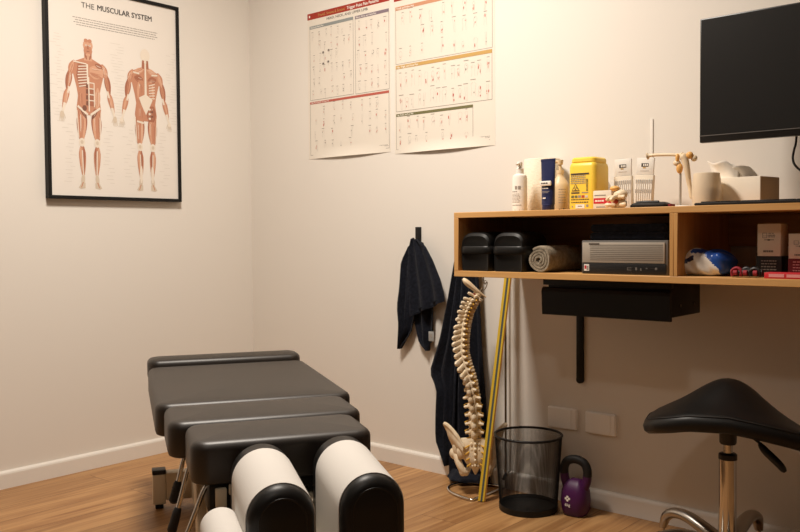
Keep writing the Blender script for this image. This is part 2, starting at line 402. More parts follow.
def figure(A, cx, back):
    X = lambda u: cx+u
    mir = lambda f: [f(sg) for sg in (-1, 1)]
    P = lambda sg, u, v: (cx+sg*u, v)
    # torso silhouette, then muscles
    A.poly([P(-1, .062, .556), P(-1, .02, .575), P(1, .02, .575), P(1, .062, .556), P(1, .07, .52), P(1, .053, .455), P(1, .047, .42), P(1, .054, .372), P(1, .05, .34), P(1, .008, .345), P(-1, .008, .345), P(-1, .05, .34), P(-1, .054, .372), P(-1, .047, .42), P(-1, .053, .455), P(-1, .07, .52)], 'musc', 1)
    # neck and head
    A.poly([P(-1, .018, .566), P(-1, .016, .60), P(1, .016, .60), P(1, .018, .566)], 'musc_l', 1)
    if back:
        A.blob((cx, .628), .024, .028, 'tendon', 3); A.blob((cx, .605), .018, .012, 'tendon', 3)
        for sg in (-1, 1): A.line(P(sg, .010, .606), P(sg, .011, .57), .009, 'musc_d', 4, .011)
        A.line((cx, .60), (cx, .44), .006, 'tendon', 5, .012)
    else:
        A.blob((cx, .628), .022, .024, 'musc_l', 3); A.blob((cx, .606), .019, .022, 'musc', 3)
        for sg in (-1, 1):
            A.blob(P(sg, .0085, .647), .009, .008, 'musc', 4); A.blob(P(sg, .0078, .628), .0048, .0034, 'tendon', 4.6); A.blob(P(sg, .0078, .628), .0018, .0018, 'musc_k', 5)
            A.spindle(P(sg, .014, .596), P(sg, .006, .57), .008, 'musc_d', 4)
        A.line((cx, .628), (cx, .614), .003, 'musc_d', 5, .006); A.rect(cx-.006, .603, cx+.006, .605, 'musc_k', 5); A.blob((cx, .590), .011, .006, 'musc_l', 4)
    for sg in (-1, 1):
        # shoulder, arm, forearm, hand
        A.spindle(P(sg, .060, .560), P(sg, .080, .500), .034, 'musc', 3)
        A.spindle(P(sg, .064, .555), P(sg, .082, .50), .014, 'musc_l', 4)
        A.spindle(P(sg, .078, .525), P(sg, .094, .435), .028, 'musc_d', 2); A.spindle(P(sg, .076, .52), P(sg, .09, .44), .014, 'musc', 4)
        A.spindle(P(sg, .090, .445), P(sg, .112, .362), .025, 'musc', 3, .35, .3); A.spindle(P(sg, .092, .44), P(sg, .108, .38), .010, 'musc_l', 4)
        A.line(P(sg, .085, .452), P(sg, .091, .425), .007, 'tendon', 5)
        A.line(P(sg, .104, .385), P(sg, .114, .350), .012, 'tendon', 4, .009)
        A.blob(P(sg, .117, .338), .009, .014, 'skin_pr' if not back else 'tendon', 3)
        for k in range(4): A.line(P(sg, .111+k*.0045, .333), P(sg, .109+k*.0062, .308+.003*abs(k-1.5)), .0034, 'skin_pr', 3, .002)
        A.line(P(sg, .110, .342), P(sg, .102, .322), .0034, 'skin_pr', 3, .002)
        # thigh, knee, calf, foot
        q = .032 if not back else .030
        A.spindle(P(sg, .030, .372), P(sg, q+.003, .238), .047, 'musc_d', 2, .35, .4)
        A.spindle(P(sg, .040, .362), P(sg, q+.008, .240), .022, 'musc', 3, .3, .45); A.spindle(P(sg, .022, .358), P(sg, q-.004, .242), .020, 'musc_l', 3, .3, .5)
        A.spindle(P(sg, .032, .360), P(sg, q+.001, .248), .012, 'musc', 4)
        A.line(P(sg, .053, .36), P(sg, .047, .25), .004, 'tendon', 4)
        A.blob(P(sg, q+.002, .232), .0135, .018, 'tendon', 4); A.blob(P(sg, q+.002, .233), .0065, .008, 'skin_pr', 5)
        A.spindle(P(sg, q+.002, .222), P(sg, q-.002, .092), .031, 'musc', 2, .3, .3)
        A.spindle(P(sg, q+.009, .215), P(sg, q, .11), .013, 'musc_l', 3, .2, .35); A.spindle(P(sg, q-.006, .215), P(sg, q-.004, .11), .012, 'musc_d', 3, .2, .35)
        A.line(P(sg, q+.001, .2), P(sg, q-.002, .098), .0045, 'tendon', 4)
        if back: A.spindle(P(sg, q-.002, .15), P(sg, q-.002, .078), .014, 'tendon', 4, .5)
        A.spindle(P(sg, q-.002, .1), P(sg, q+.002, .056), .017, 'skin_pr', 3, .6)
        A.poly([P(sg, q-.010, .068), P(sg, q+.007, .068), P(sg, q+.020, .047), P(sg, q+.010, .042), P(sg, q-.010, .046)], 'skin_pr', 3)
        A.line(P(sg, q, .07), P(sg, q+.008, .048), .004, 'musc', 4)
    if not back:
        # flayed left half: ribs, straps of the belly
        A.poly([(cx-.046, .548), (cx-.006, .552), (cx-.006, .46), (cx-.04, .455), (cx-.053, .50)], 'musc_d', 4)
        for i in range(8): A.line((cx-.048+abs(i-3)*.0014, .538-i*.0115), (cx-.008, .544-i*.0112), .0042, 'tendon', 5)
        A.line((cx-.066, .556), (cx-.008, .552), .005, 'tendon', 6); A.line((cx-.005, .552), (cx-.004, .47), .008, 'tendon', 6, .006)
        A.spindle((cx+.004, .525), (cx+.066, .520), .056, 'musc_l', 4, .5); A.spindle((cx+.006, .518), (cx+.06, .502), .016, 'musc', 5)
        A.spindle((cx+.03, .555), (cx+.064, .545), .02, 'musc_d', 4)
        for i in range(4):
            v = .456-i*.024
            A.rect(cx+.003, v, cx+.022, v+.020, 'musc_d' if i else 'musc', 5); A.rect(cx+.022, v-.004, cx+.026, v+.022, 'tendon', 6); A.rect(cx-.001, v+.0195, cx+.026, v+.0235, 'tendon', 6)
            A.rect(cx-.012, v, cx-.003, v+.018, 'musc_k', 5)
        A.rect(cx-.002, .36, cx+.003, .50, 'tendon', 6)
        A.spindle((cx+.04, .46), (cx+.036, .37), .026, 'musc_l', 5); A.spindle((cx-.036, .45), (cx-.034, .37), .026, 'musc', 5)
        for sg in (-1, 1): A.line(P(sg, .05, .378), P(sg, .006, .346), .009, 'tendon', 6); A.spindle(P(sg, .036, .372), P(sg, .012, .33), .016, 'musc_k', 5)
        A.blob((cx-.02, .372), .010, .012, 'musc_k', 6)
    else:
        for sg in (-1, 1):
            A.spindle(P(sg, .008, .57), P(sg, .058, .545), .024, 'musc_l', 4); A.spindle(P(sg, .012, .52), P(sg, .054, .53), .03, 'musc_d', 4)
            A.line(P(sg, .03, .546), P(sg, .06, .55), .006, 'tendon', 6)
            A.spindle(P(sg, .022, .52), P(sg, .034, .43), .04, 'musc', 4, .4); A.spindle(P(sg, .034, .51), P(sg, .038, .44), .012, 'musc_l', 5)
            A.spindle(P(sg, .026, .412), P(sg, .026, .344), .046, 'musc' if sg < 0 else 'musc_d', 5, .55)
        for i in range(6): A.line((cx+.016, .50-i*.011), (cx+.046, .51-i*.0125), .004, 'tendon', 6)
        A.poly([(cx-.034, .444), (cx, .462), (cx+.034, .44), (cx+.02, .41), (cx, .372), (cx-.02, .41)], 'tendon', 6)
        for i in range(5): A.blob((cx+.018+(i % 2)*.012, .398-i*.010), .006, .005, 'musc_k' if i % 2 else 'tendon', 7)
        A.line((cx-.045, .342), (cx-.012, .336), .008, 'tendon', 6)
leader_lines(A, .182, .108, .655, .31, 30); leader_lines(A, .182, .062, .30, .07, 16)
leader_lines(A, .450, .108, .655, .31, 30); leader_lines(A, .450, .062, .30, .07, 16)
figure(A, .182, False); figure(A, .448, True)
A.obj('printed_artwork', fr)

# ------------------------------------------------------------------ two trigger point posters (right wall)
def sheet_poster(label, s0, z0, w, h, curl):
    th = thing('trigger_point_poster', label, 'poster', wl(s0, 0, z0), RW, 'trigger point posters')
    b = B(); n = 24; rings = []
    for i in range(n+1):
        u = w*i/n; c = curl*math.sin(PI*i/n)**1.2
        row = []
        for j in range(9):
            v = .055*(j/8); row.append((u, -.0008-c*(1-j/8)**2, v))
        row.append((u, -.0008, h)); rings.append(row)
    back = [[(x, y+.0008, z) for x, y, z in r] for r in rings]
    full = [r+bk[::-1] for r, bk in zip(rings, back)]
    b.loft(full, M['chart_paper'], True); b.obj('paper_sheet', th)
    return th, Art(-.0010)
def mini(A, u, v, h, red=True):
    """one small pale body sketch with its pattern of pain marks"""
    k = random.random(); w = h*random.uniform(.28, .5); c = 'ink_faint'
    if k < .3:                                                        # head in profile
        A.blob((u, v+h*.18), w*.42, h*.28, 'ink_faint', 1); A.blob((u+w*.05, v+h*.17), w*.35, h*.23, 'chart_paper', 2); A.line((u-w*.2, v-h*.05), (u-w*.45, v-h*.4), .001, c); A.line((u+w*.2, v-h*.08), (u+w*.4, v-h*.4), .001, c)
    elif k < .65:                                                     # limb
        x = random.uniform(-.3, .3)*w
        A.line((u-w*.22, v+h*.5), (u-w*.12+x, v-h*.5), .0011, c); A.line((u+w*.22, v+h*.5), (u+w*.1+x, v-h*.5), .0011, c); A.line((u-w*.12+x, v-h*.5), (u+w*.2+x, v-h*.55), .0011, c)
    else:                                                             # trunk
        for sg in (-1, 1):
            A.line((u+sg*w*.5, v+h*.35), (u+sg*w*.3, v-h*.1), .0011, c); A.line((u+sg*w*.3, v-h*.1), (u+sg*w*.42, v-h*.5), .0011, c); A.line((u+sg*w*.12, v+h*.5), (u+sg*w*.5, v+h*.35), .0011, c)
    for _ in range(random.choice((1, 1, 2, 3))):
        A.blob((u+random.uniform(-.3, .3)*w, v+random.uniform(-.35, .35)*h), random.uniform(.0013, .0024), random.uniform(.0018, .008 if red else .0036), random.choice(('dot_red', 'dot_pale', 'dot_red')) if red else random.choice(('ink_soft', 'ink_soft', 'ink_faint', 'dot_pale')), 3, 8)
    if random.random() < .75: A.rect(u-w*random.uniform(.3, .6), v+h*.66, u+w*random.uniform(.3, .6), v+h*.66+.0022, 'ink_soft', 2)
def minis(A, u0, v0, u1, v1, nu, nv, red):
    du, dv = (u1-u0)/nu, (v1-v0)/nv
    for j in range(nv):
        for i in range(nu):
            if random.random() < .9: mini(A, u0+du*(i+.5)+random.uniform(-.18, .18)*du, v0+dv*(j+.45)+random.uniform(-.14, .1)*dv, dv*random.uniform(.5, .68), red if random.random() < .75 else not red)
def panel(A, u0, v0, u1, v1, bar, m, title):
    A.frame(u0, v0, u1, v1, .0018, 'ink_soft'); A.rect(u0, v1-bar, u1, v1, m, 2)
    A.text(title, u0+.006, v1-bar+.003, bar*.78, 'text_white', bold=True)
p1, A = sheet_poster('head, neck and upper limb chart with red banner, left one of two posters', .415, 1.311, .497, .655, .011)
A.rect(.0, .627, .497, .655, 'red_band', 1)
A.text("Travell, Simons & Simons'", .068, .634, .018, 'gold_bar', width=.172); A.text('Trigger Point Pain Patterns', .250, .634, .019, 'text_white', bold=True, width=.186)
for u in (.010, .478): A.rect(u, .636, u+.008, .646, 'text_white', 2)
A.text('HEAD, NECK, AND UPPER LIMB', .123, .610, .0155, 'ink', width=.250)
panel(A, .014, .264, .287, .597, .013, 'teal_bar', 'Head and Neck Pain'); minis(A, .02, .268, .283, .58, 7, 6, False)
for u, v in ((.10, .47), (.135, .475), (.10, .42), (.132, .425)): A.blob((u, v), .007, .0055, 'ink_soft', 3, 9); A.blob((u+.001, v+.001), .003, .0025, 'ink', 4, 7); A.line((u+.004, v-.004), (u+.002, v-.016), .002, 'ink_faint', 3)
panel(A, .298, .262, .493, .596, .013, 'violet_bar', 'Elbow, Wrist, and Hand Pain'); minis(A, .302, .266, .488, .58, 5, 5, False)
panel(A, .012, .016, .491, .257, .010, 'red_bar', 'Upper Back, Shoulder, and Arm Pain'); minis(A, .02, .03, .30, .246, 5, 4, False); minis(A, .32, .07, .485, .246, 4, 3, False)
lab_lines(A, .432, .485, .026, .030, 2, 'ink_soft', .002)
A.obj('printed_artwork', p1)
p2, A = sheet_poster('trunk, hip and leg chart with gold and olive bars, right one of two posters', .936, 1.300, .503, .655, .013)
A.rect(.0, .627, .503, .655, 'red_band', 1)
panel(A, .008, .368, .493, .603, .014, 'orange_bar', 'Trunk and Pelvis Pain'); minis(A, .014, .372, .488, .588, 9, 3, True)
panel(A, .008, .173, .491, .363, .014, 'gold_bar', 'Hip, Thigh, and Knee Pain'); minis(A, .014, .178, .486, .348, 14, 2, True)
panel(A, .008, .016, .401, .164, .011, 'green_bar', 'Leg, Ankle, and Foot Pain'); minis(A, .014, .02, .396, .152, 9, 2, True)
lab_lines(A, .422, .480, .030, .035, 2, 'ink_soft', .002); A.rect(.414, .022, .48, .0235, 'ink_soft'); A.rect(.414, .018, .47, .0195, 'ink_soft')
A.obj('printed_artwork', p2)

# ------------------------------------------------------------------ wall shelf
S0, S1, DP, Z0, Z1 = 1.551, 3.08, .41, .822, 1.036
sh = thing('wall_shelf', 'long open pine box shelf with two compartments fixed to right wall', 'shelf', wl(S0, 0, Z0), RW)
Ls = S1-S0; tb = .0185
Rz = Matrix.Identity(4)
def board(name, lo, hi, m):
    o = B().box(lo, hi, M[m], .0012, seg=1).obj(name, sh); return o
for mname in ('wood_x', ):
    M[mname] = wood_mat('shelf_wood_lengthwise', srgb(200, 148, 86), srgb(218, 170, 108), 0)
M['wood_inner'] = wood_mat('shelf_wood_rail', srgb(176, 126, 74), srgb(196, 146, 88), 0)
board('top_board', (0, -DP, Z1-Z0-tb), (Ls, 0, Z1-Z0), 'wood_x')
board('bottom_board', (0, -DP, 0), (Ls, 0, tb+.001), 'wood_x')
for x0 in (0, Ls-tb): board('side_panel', (x0, -DP, tb+.001), (x0+tb, 0, Z1-Z0-tb), 'wood_v')
b = B(); b.box((.751, -DP, tb+.001), (.7625, 0, Z1-Z0-tb), M['wood_v'], .001, seg=1); b.box((.7628, -DP, tb+.001), (.774, 0, Z1-Z0-tb), M['wood_v'], .001, seg=1); b.obj('divider', sh)
for x0, x1 in ((tb, .751), (.774, Ls-tb)): board('back_rail', (x0, -.018, .098), (x1, 0, Z1-Z0-tb), 'wood_inner')
ZT, ZB = Z1, Z0+tb+.001                       # the two resting heights

# drawer and bracket below
dr = thing('under_shelf_drawer', 'black metal drawer box hanging under the pine shelf', 'drawer', wl(1.851, .33, .7065), RW)
w = .425
b = B(); b.box((.012, .006, .008), (w-.012, .24, .1155), M['black_metal'], .002)
for x in (.018, w-.018):
    for y in (.09, .19): b.lathe([(.004, -.001), (.004, .002), (.002, .003)], M['alu'], 8, Matrix.Translation((w-.0125, y, .04)) @ Matrix.Rotation(PI/2, 4, 'Y'))
b.obj('drawer_body', dr)
b = B(); b.loft([[(x, y, z) for y, z in ((-.012, 0), (0, 0), (0, .082), (-.004, .088), (-.012, .084), (-.016, .074))] for x in (0, w)], M['black_metal'], True, (True, True), False); b.obj('drawer_front', dr)
b = B(); b.box((0, -.006, .094), (w-.004, .02, .1155), M['black_metal'], .001); b.obj('top_rail', dr)
br = thing('wall_bracket', 'slim black upright wall bar ending below the drawer', 'bracket', wl(1.802, 0, .43), RW)
b = B(); b.box((-.014, -.012, .0145), (.014, 0, .392), M['black_metal'], .004)
b.loft([[(.0135*math.cos(a), y, .0165+.0135*math.sin(a)) for a in [2*PI*k/24 for k in range(24)]] for y in (-.0118, -.0002)], M['black_metal'])
b.obj('upright', br)

# ------------------------------------------------------------------ things on top of the shelf
def cyl_wrap(o, r):
    """bend a flat print (centred u=0) round a cylinder of radius r, front at -y"""
    for v in o.data.vertices:
        a = v.co.x/r; e = r-v.co.y; v.co.x = e*math.sin(a); v.co.y = -e*math.cos(a)
# pump bottle
t = thing('pump_bottle', 'white pump bottle at the left end of the shelf top', 'bottle', wl(1.683, .21, ZT), RW)
b = B(); b.lathe([(.0005, 0), (.022, 0), (.0255, .004), (.0255, .116), (.023, .126), (.014, .132), (.0125, .134)], M['white_plastic'], 32); b.obj('body', t)
b = B(); b.lathe([(.0135, .134), (.0135, .150), (.009, .152), (.0095, .1715), (.008, .1735), (.0005, .174)], M['white_plastic'], 24)
b.tube([(0, 0, .166), (.003, -.016, .166), (.004, -.022, .162)], .0038, M['white_plastic'], 8); b.obj('pump', t)
A = Art(0); A.rect(-.003, .078, .006, .090, 'ink_soft'); A.rect(.009, .078, .018, .090, 'ink_soft'); lab_lines(A, -.018, .008, .069, .069, 1, 'ink_soft', .0035); lab_lines(A, -.018, .016, .034, .062, 7); lab_lines(A, -.018, .02, .022, .024, 1, 'ink'); A.rect(-.004, .006, .014, .012, 'ink_faint')
cyl_wrap(A.obj('label', t), .0258)
# paper towel roll
t = thing('paper_towel_roll', 'cream quilted paper towel roll standing behind the navy tube', 'paper towel', wl(1.690, .075, ZT), RW)
b = B(); n = 60
pf = [(.020, 0), (.062, 0), (.064, .003), (.064, .186), (.061, .190), (.020, .190)]
b.lathe(pf, M['paper_towel'], n, caps=(False, False)); b.obj('roll', t)
b = B(); b.lathe([(.0195, .0), (.0205, .0), (.0205, .1905), (.0195, .1905)], M['tissue_side'], 24, caps=(False, False)); b.obj('core', t)
# tan pump bottle behind tube
t = thing('pump_bottle', 'tan bottle with cream pump half hidden behind the navy tube', 'bottle', wl(1.800, .14, ZT), RW)
b = B(); b.lathe([(.0005, 0), (.027, 0), (.030, .004), (.030, .085), (.027, .098), (.016, .115), (.012, .122), (.012, .130)], M['cream_plastic'], 32); b.obj('body', t)
b = B(); b.lathe([(.013, .130), (.013, .142), (.005, .143), (.005, .160), (.009, .161), (.011, .176), (.0005, .178)], M['cream_plastic'], 20)
b.tube([(0, 0, .170), (-.022, -.012, .172), (-.03, -.016, .168)], .005, M['cream_plastic'], 8); b.obj('pump', t)
A = Art(0); A.rect(.0, .012, .040, .085, 'tan_label'); lab_lines(A, .01, .036, .03, .075, 6); A.rect(.012, .008, .03, .011, 'ink', 2); cyl_wrap(A.obj('label', t), .0303)
# roll of tape standing on edge
t = thing('tape_roll', 'pale round tape roll on its edge between tan bottle and yellow container', 'tape', wl(1.872, .055, ZT), RW)
b = B(); X = Matrix.Translation((0, 0, .065)) @ Matrix.Rotation(PI/2, 4, 'X')
b.lathe([(.038, -.022), (.064, -.022), (.065, -.020), (.065, .020), (.064, .022), (.038, .022), (.038, -.022)], M['white_film'], 40, X, (False, False)); b.obj('roll', t)
# navy tube
t = thing('cream_tube', 'dark navy cosmetic tube with white name strip standing on cap', 'tube', wl(1.822, .255, ZT), RW)
b = B(); rings = []
for i in range(13):
    k = i/12; z = .022+.148*k; rx = .0225+.0045*k; ry = .018*(1-k)+.0016*k
    rings.append([(rx*math.copysign(abs(math.cos(a))**(1-.35*k), math.cos(a)), ry*math.sin(a), z) for a in [2*PI*j/28 for j in range(28)]])
b.loft(rings, M['navy_tube']); b.box((-.027, -.002, .1625), (.027, .002, .172), M['navy_tube'], .0008); b.obj('tube_body', t)
b = B(); b.lathe([(.0005, 0), (.0195, 0), (.0205, .002), (.0205, .0215), (.019, .0225)], M['navy_tube'], 28); b.obj('cap', t)
b = B(); b.box((-.021, -.0195, .083), (.0205, -.0125, .099), M['white_plastic'], .003); b.obj('name_strip', t)
A = Art(-.0198); lab_lines(A, -.015, .013, .0895, .0895, 1, 'ink', .004); lab_lines(A, -.010, .012, .073, .073, 1, 'ink_faint', .003); A.rect(-.014, .064, .016, .0655, 'ink_soft'); A.rect(-.012, .060, .012, .0613, 'ink_soft'); A.rect(-.009, .041, .002, .045, 'text_white'); A.obj('lettering', t)
# yellow sharps container
t = thing('sharps_container', 'bright yellow sharps container with printed warning label', 'container', wl(1.926, .215, ZT), RW)
b = B(); b.slab(.100, .105, [(.006, 0), (.001, .003), (0, .01), (.001, .142), (.004, .152), (.010, .158), (.016, .160)], .018, M['yellow'], cx=0, cy=.0525-.01, seg=5)
b.obj('body', t)
b = B(); b.slab(.090, .094, [(.002, .156), (0, .159), (.001, .168), (.006, .173), (.014, .174)], .018, M['yellow'], cy=.0425, crown=.001); b.obj('lid', t)
A = Art(-.0102)
A.rect(-.038, .117, .028, .1215, 'ink', 1); lab_lines(A, -.038, .016, .088, .112, 5, 'ink_soft', .0028)
A.poly([(-.035, .064), (-.005, .064), (-.020, .088)], 'ink', 1); A.poly([(-.0315, .0662), (-.0085, .0662), (-.020, .0845)], 'yellow', 2)
for k in range(3):
    a = PI/2+k*2*PI/3; A.blob((-.020+.0042*math.cos(a), .0725+.0042*math.sin(a)), .0042, .0042, 'ink', 3); A.blob((-.020+.0052*math.cos(a), .0725+.0052*math.sin(a)), .0028, .0028, 'yellow', 4)
A.blob((-.02, .0725), .0014, .0014, 'yellow', 5); A.rect(-.036, .056, -.006, .0605, 'ink', 1)
A.rect(.018, .064, .024, .102, 'ink', 1)
for k in range(9): A.rect(.017, .066+k*.004, .025, .0672+k*.004, 'yellow', 2)
A.rect(.002, .057, .026, .060, 'ink_soft', 1)
for k, c in enumerate(('green_bar', 'green_bar', 'ink_soft', 'dot_red', 'ink_faint')): A.rect(-.036+k*.0125, .042, -.026+k*.0125, .050, c, 1)
lab_lines(A, -.036, .028, .026, .035, 2, 'ink', .0032); A.rect(-.020, .008, .012, .021, 'text_white', 1); A.rect(-.012, .013, .004, .0165, 'ink_soft', 2); A.blob((-.032, .014), .003, .003, 'ink_soft', 1); A.rect(.018, .012, .026, .02, 'ink_soft', 1)
A.obj('printed_label', t)
# white box with red stripe
t = thing('tape_carton', 'small white carton with a red stripe in front of yellow container', 'carton', wl(2.042, .305, ZT), RW)
b = B(); b.box((-.031, 0, 0), (.031, .05, .058), M['box_white'], .002); b.obj('carton', t)
A = Art(-.0003); A.rect(-.029, .018, .0305, .035, 'red_print', 1); A.rect(-.026, .042, .012, .045, 'ink_soft', 1); lab_lines(A, -.024, .006, .024, .024, 1, 'text_white', .005); A.rect(-.02, .006, .02, .009, 'ink_soft', 1); A.obj('printed_stripe', t)
# vertebra model
t = thing('vertebra_model', 'small pair of white model vertebrae with orange disc before needle packs', 'bone model', wl(2.098, .315, ZT), RW)
b = B()
b.ball((.004, .012, .044), (.022, .018, .015), M['bone_pale'], 16); b.ball((0, .012, .0165), (.024, .019, .0165), M['bone_pale'], 16)
for sg in (-1, 1):
    b.tube(rib([(sg*.006, -.004, .034), (sg*.018, -.012, .036), (sg*.029, -.012, .030+.004*sg)], 7), [.007, .006, .005, .005, .006, .007, .006], M['bone_pale'], 8)
    b.tube(rib([(sg*.008, -.004, .010), (sg*.02, -.012, .012), (sg*.032, -.01, .0115)], 7), [.007, .007, .006, .006, .007, .008, .007], M['bone_pale'], 8)
b.tube(rib([(0, -.006, .036), (-.002, -.022, .034), (-.006, -.032, .024)], 7), [.008, .008, .007, .006, .007, .008, .006], M['bone_pale'], 8)
b.obj('vertebrae', t)
b = B(); b.ball((0, .012, .030), (.021, .016, .006), M['cartilage'], 14); b.ball((-.012, .006, .062), (.016, .012, .008), M['cartilage'], 14); b.obj('disc', t)
b = B(); b.ball((.0, -.012, .022), (.008, .006, .007), M['artery'], 10); b.obj('herniation', t)
# two needle packs
def needle_pack(s, d, tilt, label):
    t = thing('needle_pack', label, 'pack', wl(s, d, ZT), RW, 'needle packs on the shelf top')
    X = Matrix.Rotation(tilt, 4, 'Y')
    b = B(); b.box((-.029, -.004, .112), (.029, .004, .166), M['white_plastic'], .0015, X); b.obj('header_card', t)
    b = B(); b.box((-.031, -.006, .0), (.031, .008, .1115), M['box_white'], .002, X); b.obj('pouch', t)
    b = B()
    for k in range(8):
        x = -.0255+k*.0073; b.box((x-.0026, -.0084, .004), (x+.0026, -.0062, .098), M['white_plastic'], .0008, X); b.box((x-.001, -.0090, .084), (x+.001, -.0085, .097), M['ink_soft'], 0, X); b.box((x-.001, -.0090, .054), (x+.001, -.0085, .066), M['ink_soft'], 0, X)
    b.obj('needle_row', t)
    A = Art(-.0045); A.rect(-.012, .138, .012, .149, 'ink', 1); A.rect(-.007, .133, .003, .1365, 'gold_bar', 1); A.rect(-.015, .124, .014, .1265, 'ink_faint', 1)
    for k in range(3): A.rect(-.006+k*.006, .140, -.002+k*.006, .147, 'text_white', 2)
    o = A.obj('printed_logo', t); o.data.transform(X)
needle_pack(2.026, .125, -.02, 'left one of two clear needle packs with white header card')
needle_pack(2.090, .120, .05, 'right one of two clear needle packs, leaning right by the bone model')
# black pouch
t = thing('glasses_pouch', 'flat black soft pouch on shelf edge before needle packs', 'pouch', wl(2.197, .30, ZT), RW)
b = B(); b.slab(.118, .05, [(.006, 0), (0, .003), (0, .009), (.006, .014)], .014, M['leather2'], crown=.004); b.tube(rib([(-.04, -.01, .017), (-.01, -.006, .0185), (.03, -.012, .0175)], 12), .004, M['leather2'], 8); b.obj('pouch_body', t)
b = B(); b.slab(.014, .03, [(.001, 0.002), (0, .004), (.001, .0105)], .004, M['maroon'], cx=.063, cy=0); b.obj('pull_tab', t)
# elbow bone model on a stand
t = thing('joint_model', 'elbow joint bone model with orange cartilage on a thin stand', 'bone model', wl(2.240, .20, ZT), RW)
b = B(); b.slab(.085, .07, [(.002, 0), (0, .001), (0, .006), (.002, .008)], .02, M['white_plastic']); b.obj('base', t)
b = B(); b.tube([(.005, 0, .007), (.005, 0, .115)], .0036, M['pole_rod'], 10); b.obj('rod', t)
b = B(); b.tube(rib([(-.100, 0, .163), (-.093, 0, .164), (-.075, 0, .165), (-.03, 0, .163), (.0, 0, .160), (.012, -.002, .158)], 22), [.011, .0105, .009, .007, .0055, .005]+[.0048]*10+[.005, .006, .007, .008, .009, .009], M['bone_pale'], 10); b.obj('upper_bone', t)
b = B(); b.tube(rib([(.008, -.004, .158), (.018, -.004, .150), (.026, -.003, .120), (.031, 0, .08), (.037, 0, .045), (.040, 0, .026)], 22), [.006, .009, .011, .012, .0115, .011, .0105, .010, .0095, .009, .0085, .008, .0075, .007, .0065, .006, .006, .006, .006, .006, .005, .003], M['bone_pale'], 10)
b.ball((.045, .004, .148), (.010, .009, .010), M['bone_pale'], 12); b.ball((-.004, -.004, .136), (.012, .01, .009), M['bone_pale'], 12); b.obj('lower_bone', t)
b = B(); b.ball((.034, -.002, .157), (.011, .010, .011), M['cartilage'], 14); b.ball((-.001, -.008, .150), (.006, .007, .014), M['cartilage'], 12, ); b.ball((.004, -.004, .120), (.010, .009, .016), M['cartilage'], 14); b.obj('cartilage', t)
# candle jar
t = thing('candle_jar', 'frosted tan glass candle jar beside the tissue box', 'candle', wl(2.338, .235, ZT), RW)
b = B(); b.lathe([(.0005, 0), (.034, 0), (.039, .004), (.0415, .03), (.0405, .07), (.036, .098), (.0348, .099), (.0335, .098), (.038, .07), (.0385, .03), (.036, .008), (.0005, .006)], M['frost'], 40); b.obj('jar', t)
b = B(); b.lathe([(.0005, .0075), (.0345, .009), (.0372, .03), (.0365, .052), (.0005, .052)], M['wax'], 32); b.tube([(0, 0, .051), (.001, 0, .064)], .001, M['ink'], 6); b.obj('wax', t)
# tissue box
t = thing('tissue_box', 'cream tissue box with tissue pulled out of the top', 'tissue box', wl(2.425, .135, ZT), RW)
X = Matrix.Rotation(math.radians(-9), 4, 'Z')
b = B(); b.box((-.125, -.056, 0), (.062, .056, .086), M['tissue_box'], .002, X); b.box((.0621, -.0555, .001), (.0626, .0555, .085), M['tissue_side'], 0, X); b.obj('carton', t)
b = B()
for x0, x1, hl, hr, yy, ph in ((-.118, -.018, .064, .050, -.006, 0), (-.060, .040, .044, .030, .010, 1.4), (-.095, .000, .052, .040, .022, 2.6)):
    rings = []
    for i in range(22):
        u = i/21; row = []; hh = (hl+(hr-hl)*u)*(1-.55*max(0, u-.7)/.3)-.006*math.sin(u*6+ph)
        for j in range(11):
            v = j/10; mid = (x0+x1)/2; x = mid+(x0+(x1-x0)*u-mid)*(.72+.28*v)-.012*v
            row.append((x, yy+.010*math.sin(u*6.5+ph+v*1.2)*(.3+v)-.012*v*v, .080+v*hh))
        rings.append(row)
    b.loft(rings, M['tissue'], False, (False, False), True, X)
o = b.obj('tissue', t); md = o.modifiers.new('thick', 'SOLIDIFY'); md.thickness = .0012
# keyboard
t = thing('keyboard', 'thin black computer keyboard lying along the shelf edge', 'keyboard', wl(2.585, .335, ZT), RW)
b = B(); b.slab(.44, .125, [(.002, 0), (0, .002), (0, .006), (.003, .008)], .006, M['black_plastic']); b.obj('case', t)
b = B()
for r in range(5):
    for c in range(15):
        x = -.207+c*.0277; y = -.046+r*.0215
        if r == 0 and 4 <= c <= 8:
            if c == 4: b.box((x, y, .008), (x+.135, y+.018, .0115), M['bezel'], .001, seg=1)
            continue
        b.box((x, y, .008), (x+.0245, y+.018, .0115), M['bezel'], .001, seg=1)
b.obj('keys', t)
# white device at the right edge
t = thing('card_reader', 'small white upright device at the right end of shelf top', 'device', wl(2.592, .16, ZT), RW)
b = B(); b.slab(.07, .05, [(.003, 0), (0, .003), (.002, .055), (.006, .06)], .01, M['white_plastic'], cx=.03, crown=.001); b.obj('case', t)
A = Art(-.0255); A.rect(.01, .02, .05, .05, 'ink_soft', 1); o = A.obj('display', t)

# ------------------------------------------------------------------ monitor on its wall arm
mo = thing('monitor', 'large black flat monitor on a wall arm above the keyboard', 'monitor', wl(2.318, .24, 1.223), RW)
W_, H_ = .615, .357
b = B(); b.box((0, 0, 0), (W_, .022, H_), M['bezel'], .003); b.box((.06, .022, .05), (W_-.06, .046, .27), M['bezel'], .008); b.obj('housing', mo)
b = B(); b.box((.004, -.0008, .022), (W_-.004, .002, H_-.004), M['screen']); b.obj('screen', mo)
b = B(); b.box((.001, -.0014, .0185), (W_-.001, .001, .0207), M['pc_grey']); b.obj('chin_line', mo)
b = B(); b.box((W_/2-.05, .0465, .11), (W_/2+.05, .056, .21), M['black_metal'], .002); b.tube([(W_/2, .056, .16), (W_/2+.06, .14, .16), (W_/2, .225, .16)], .016, M['black_metal'], 12); b.box((W_/2-.04, .225, .09), (W_/2+.04, .2399, .23), M['black_metal'], .002); b.obj('wall_arm', mo)
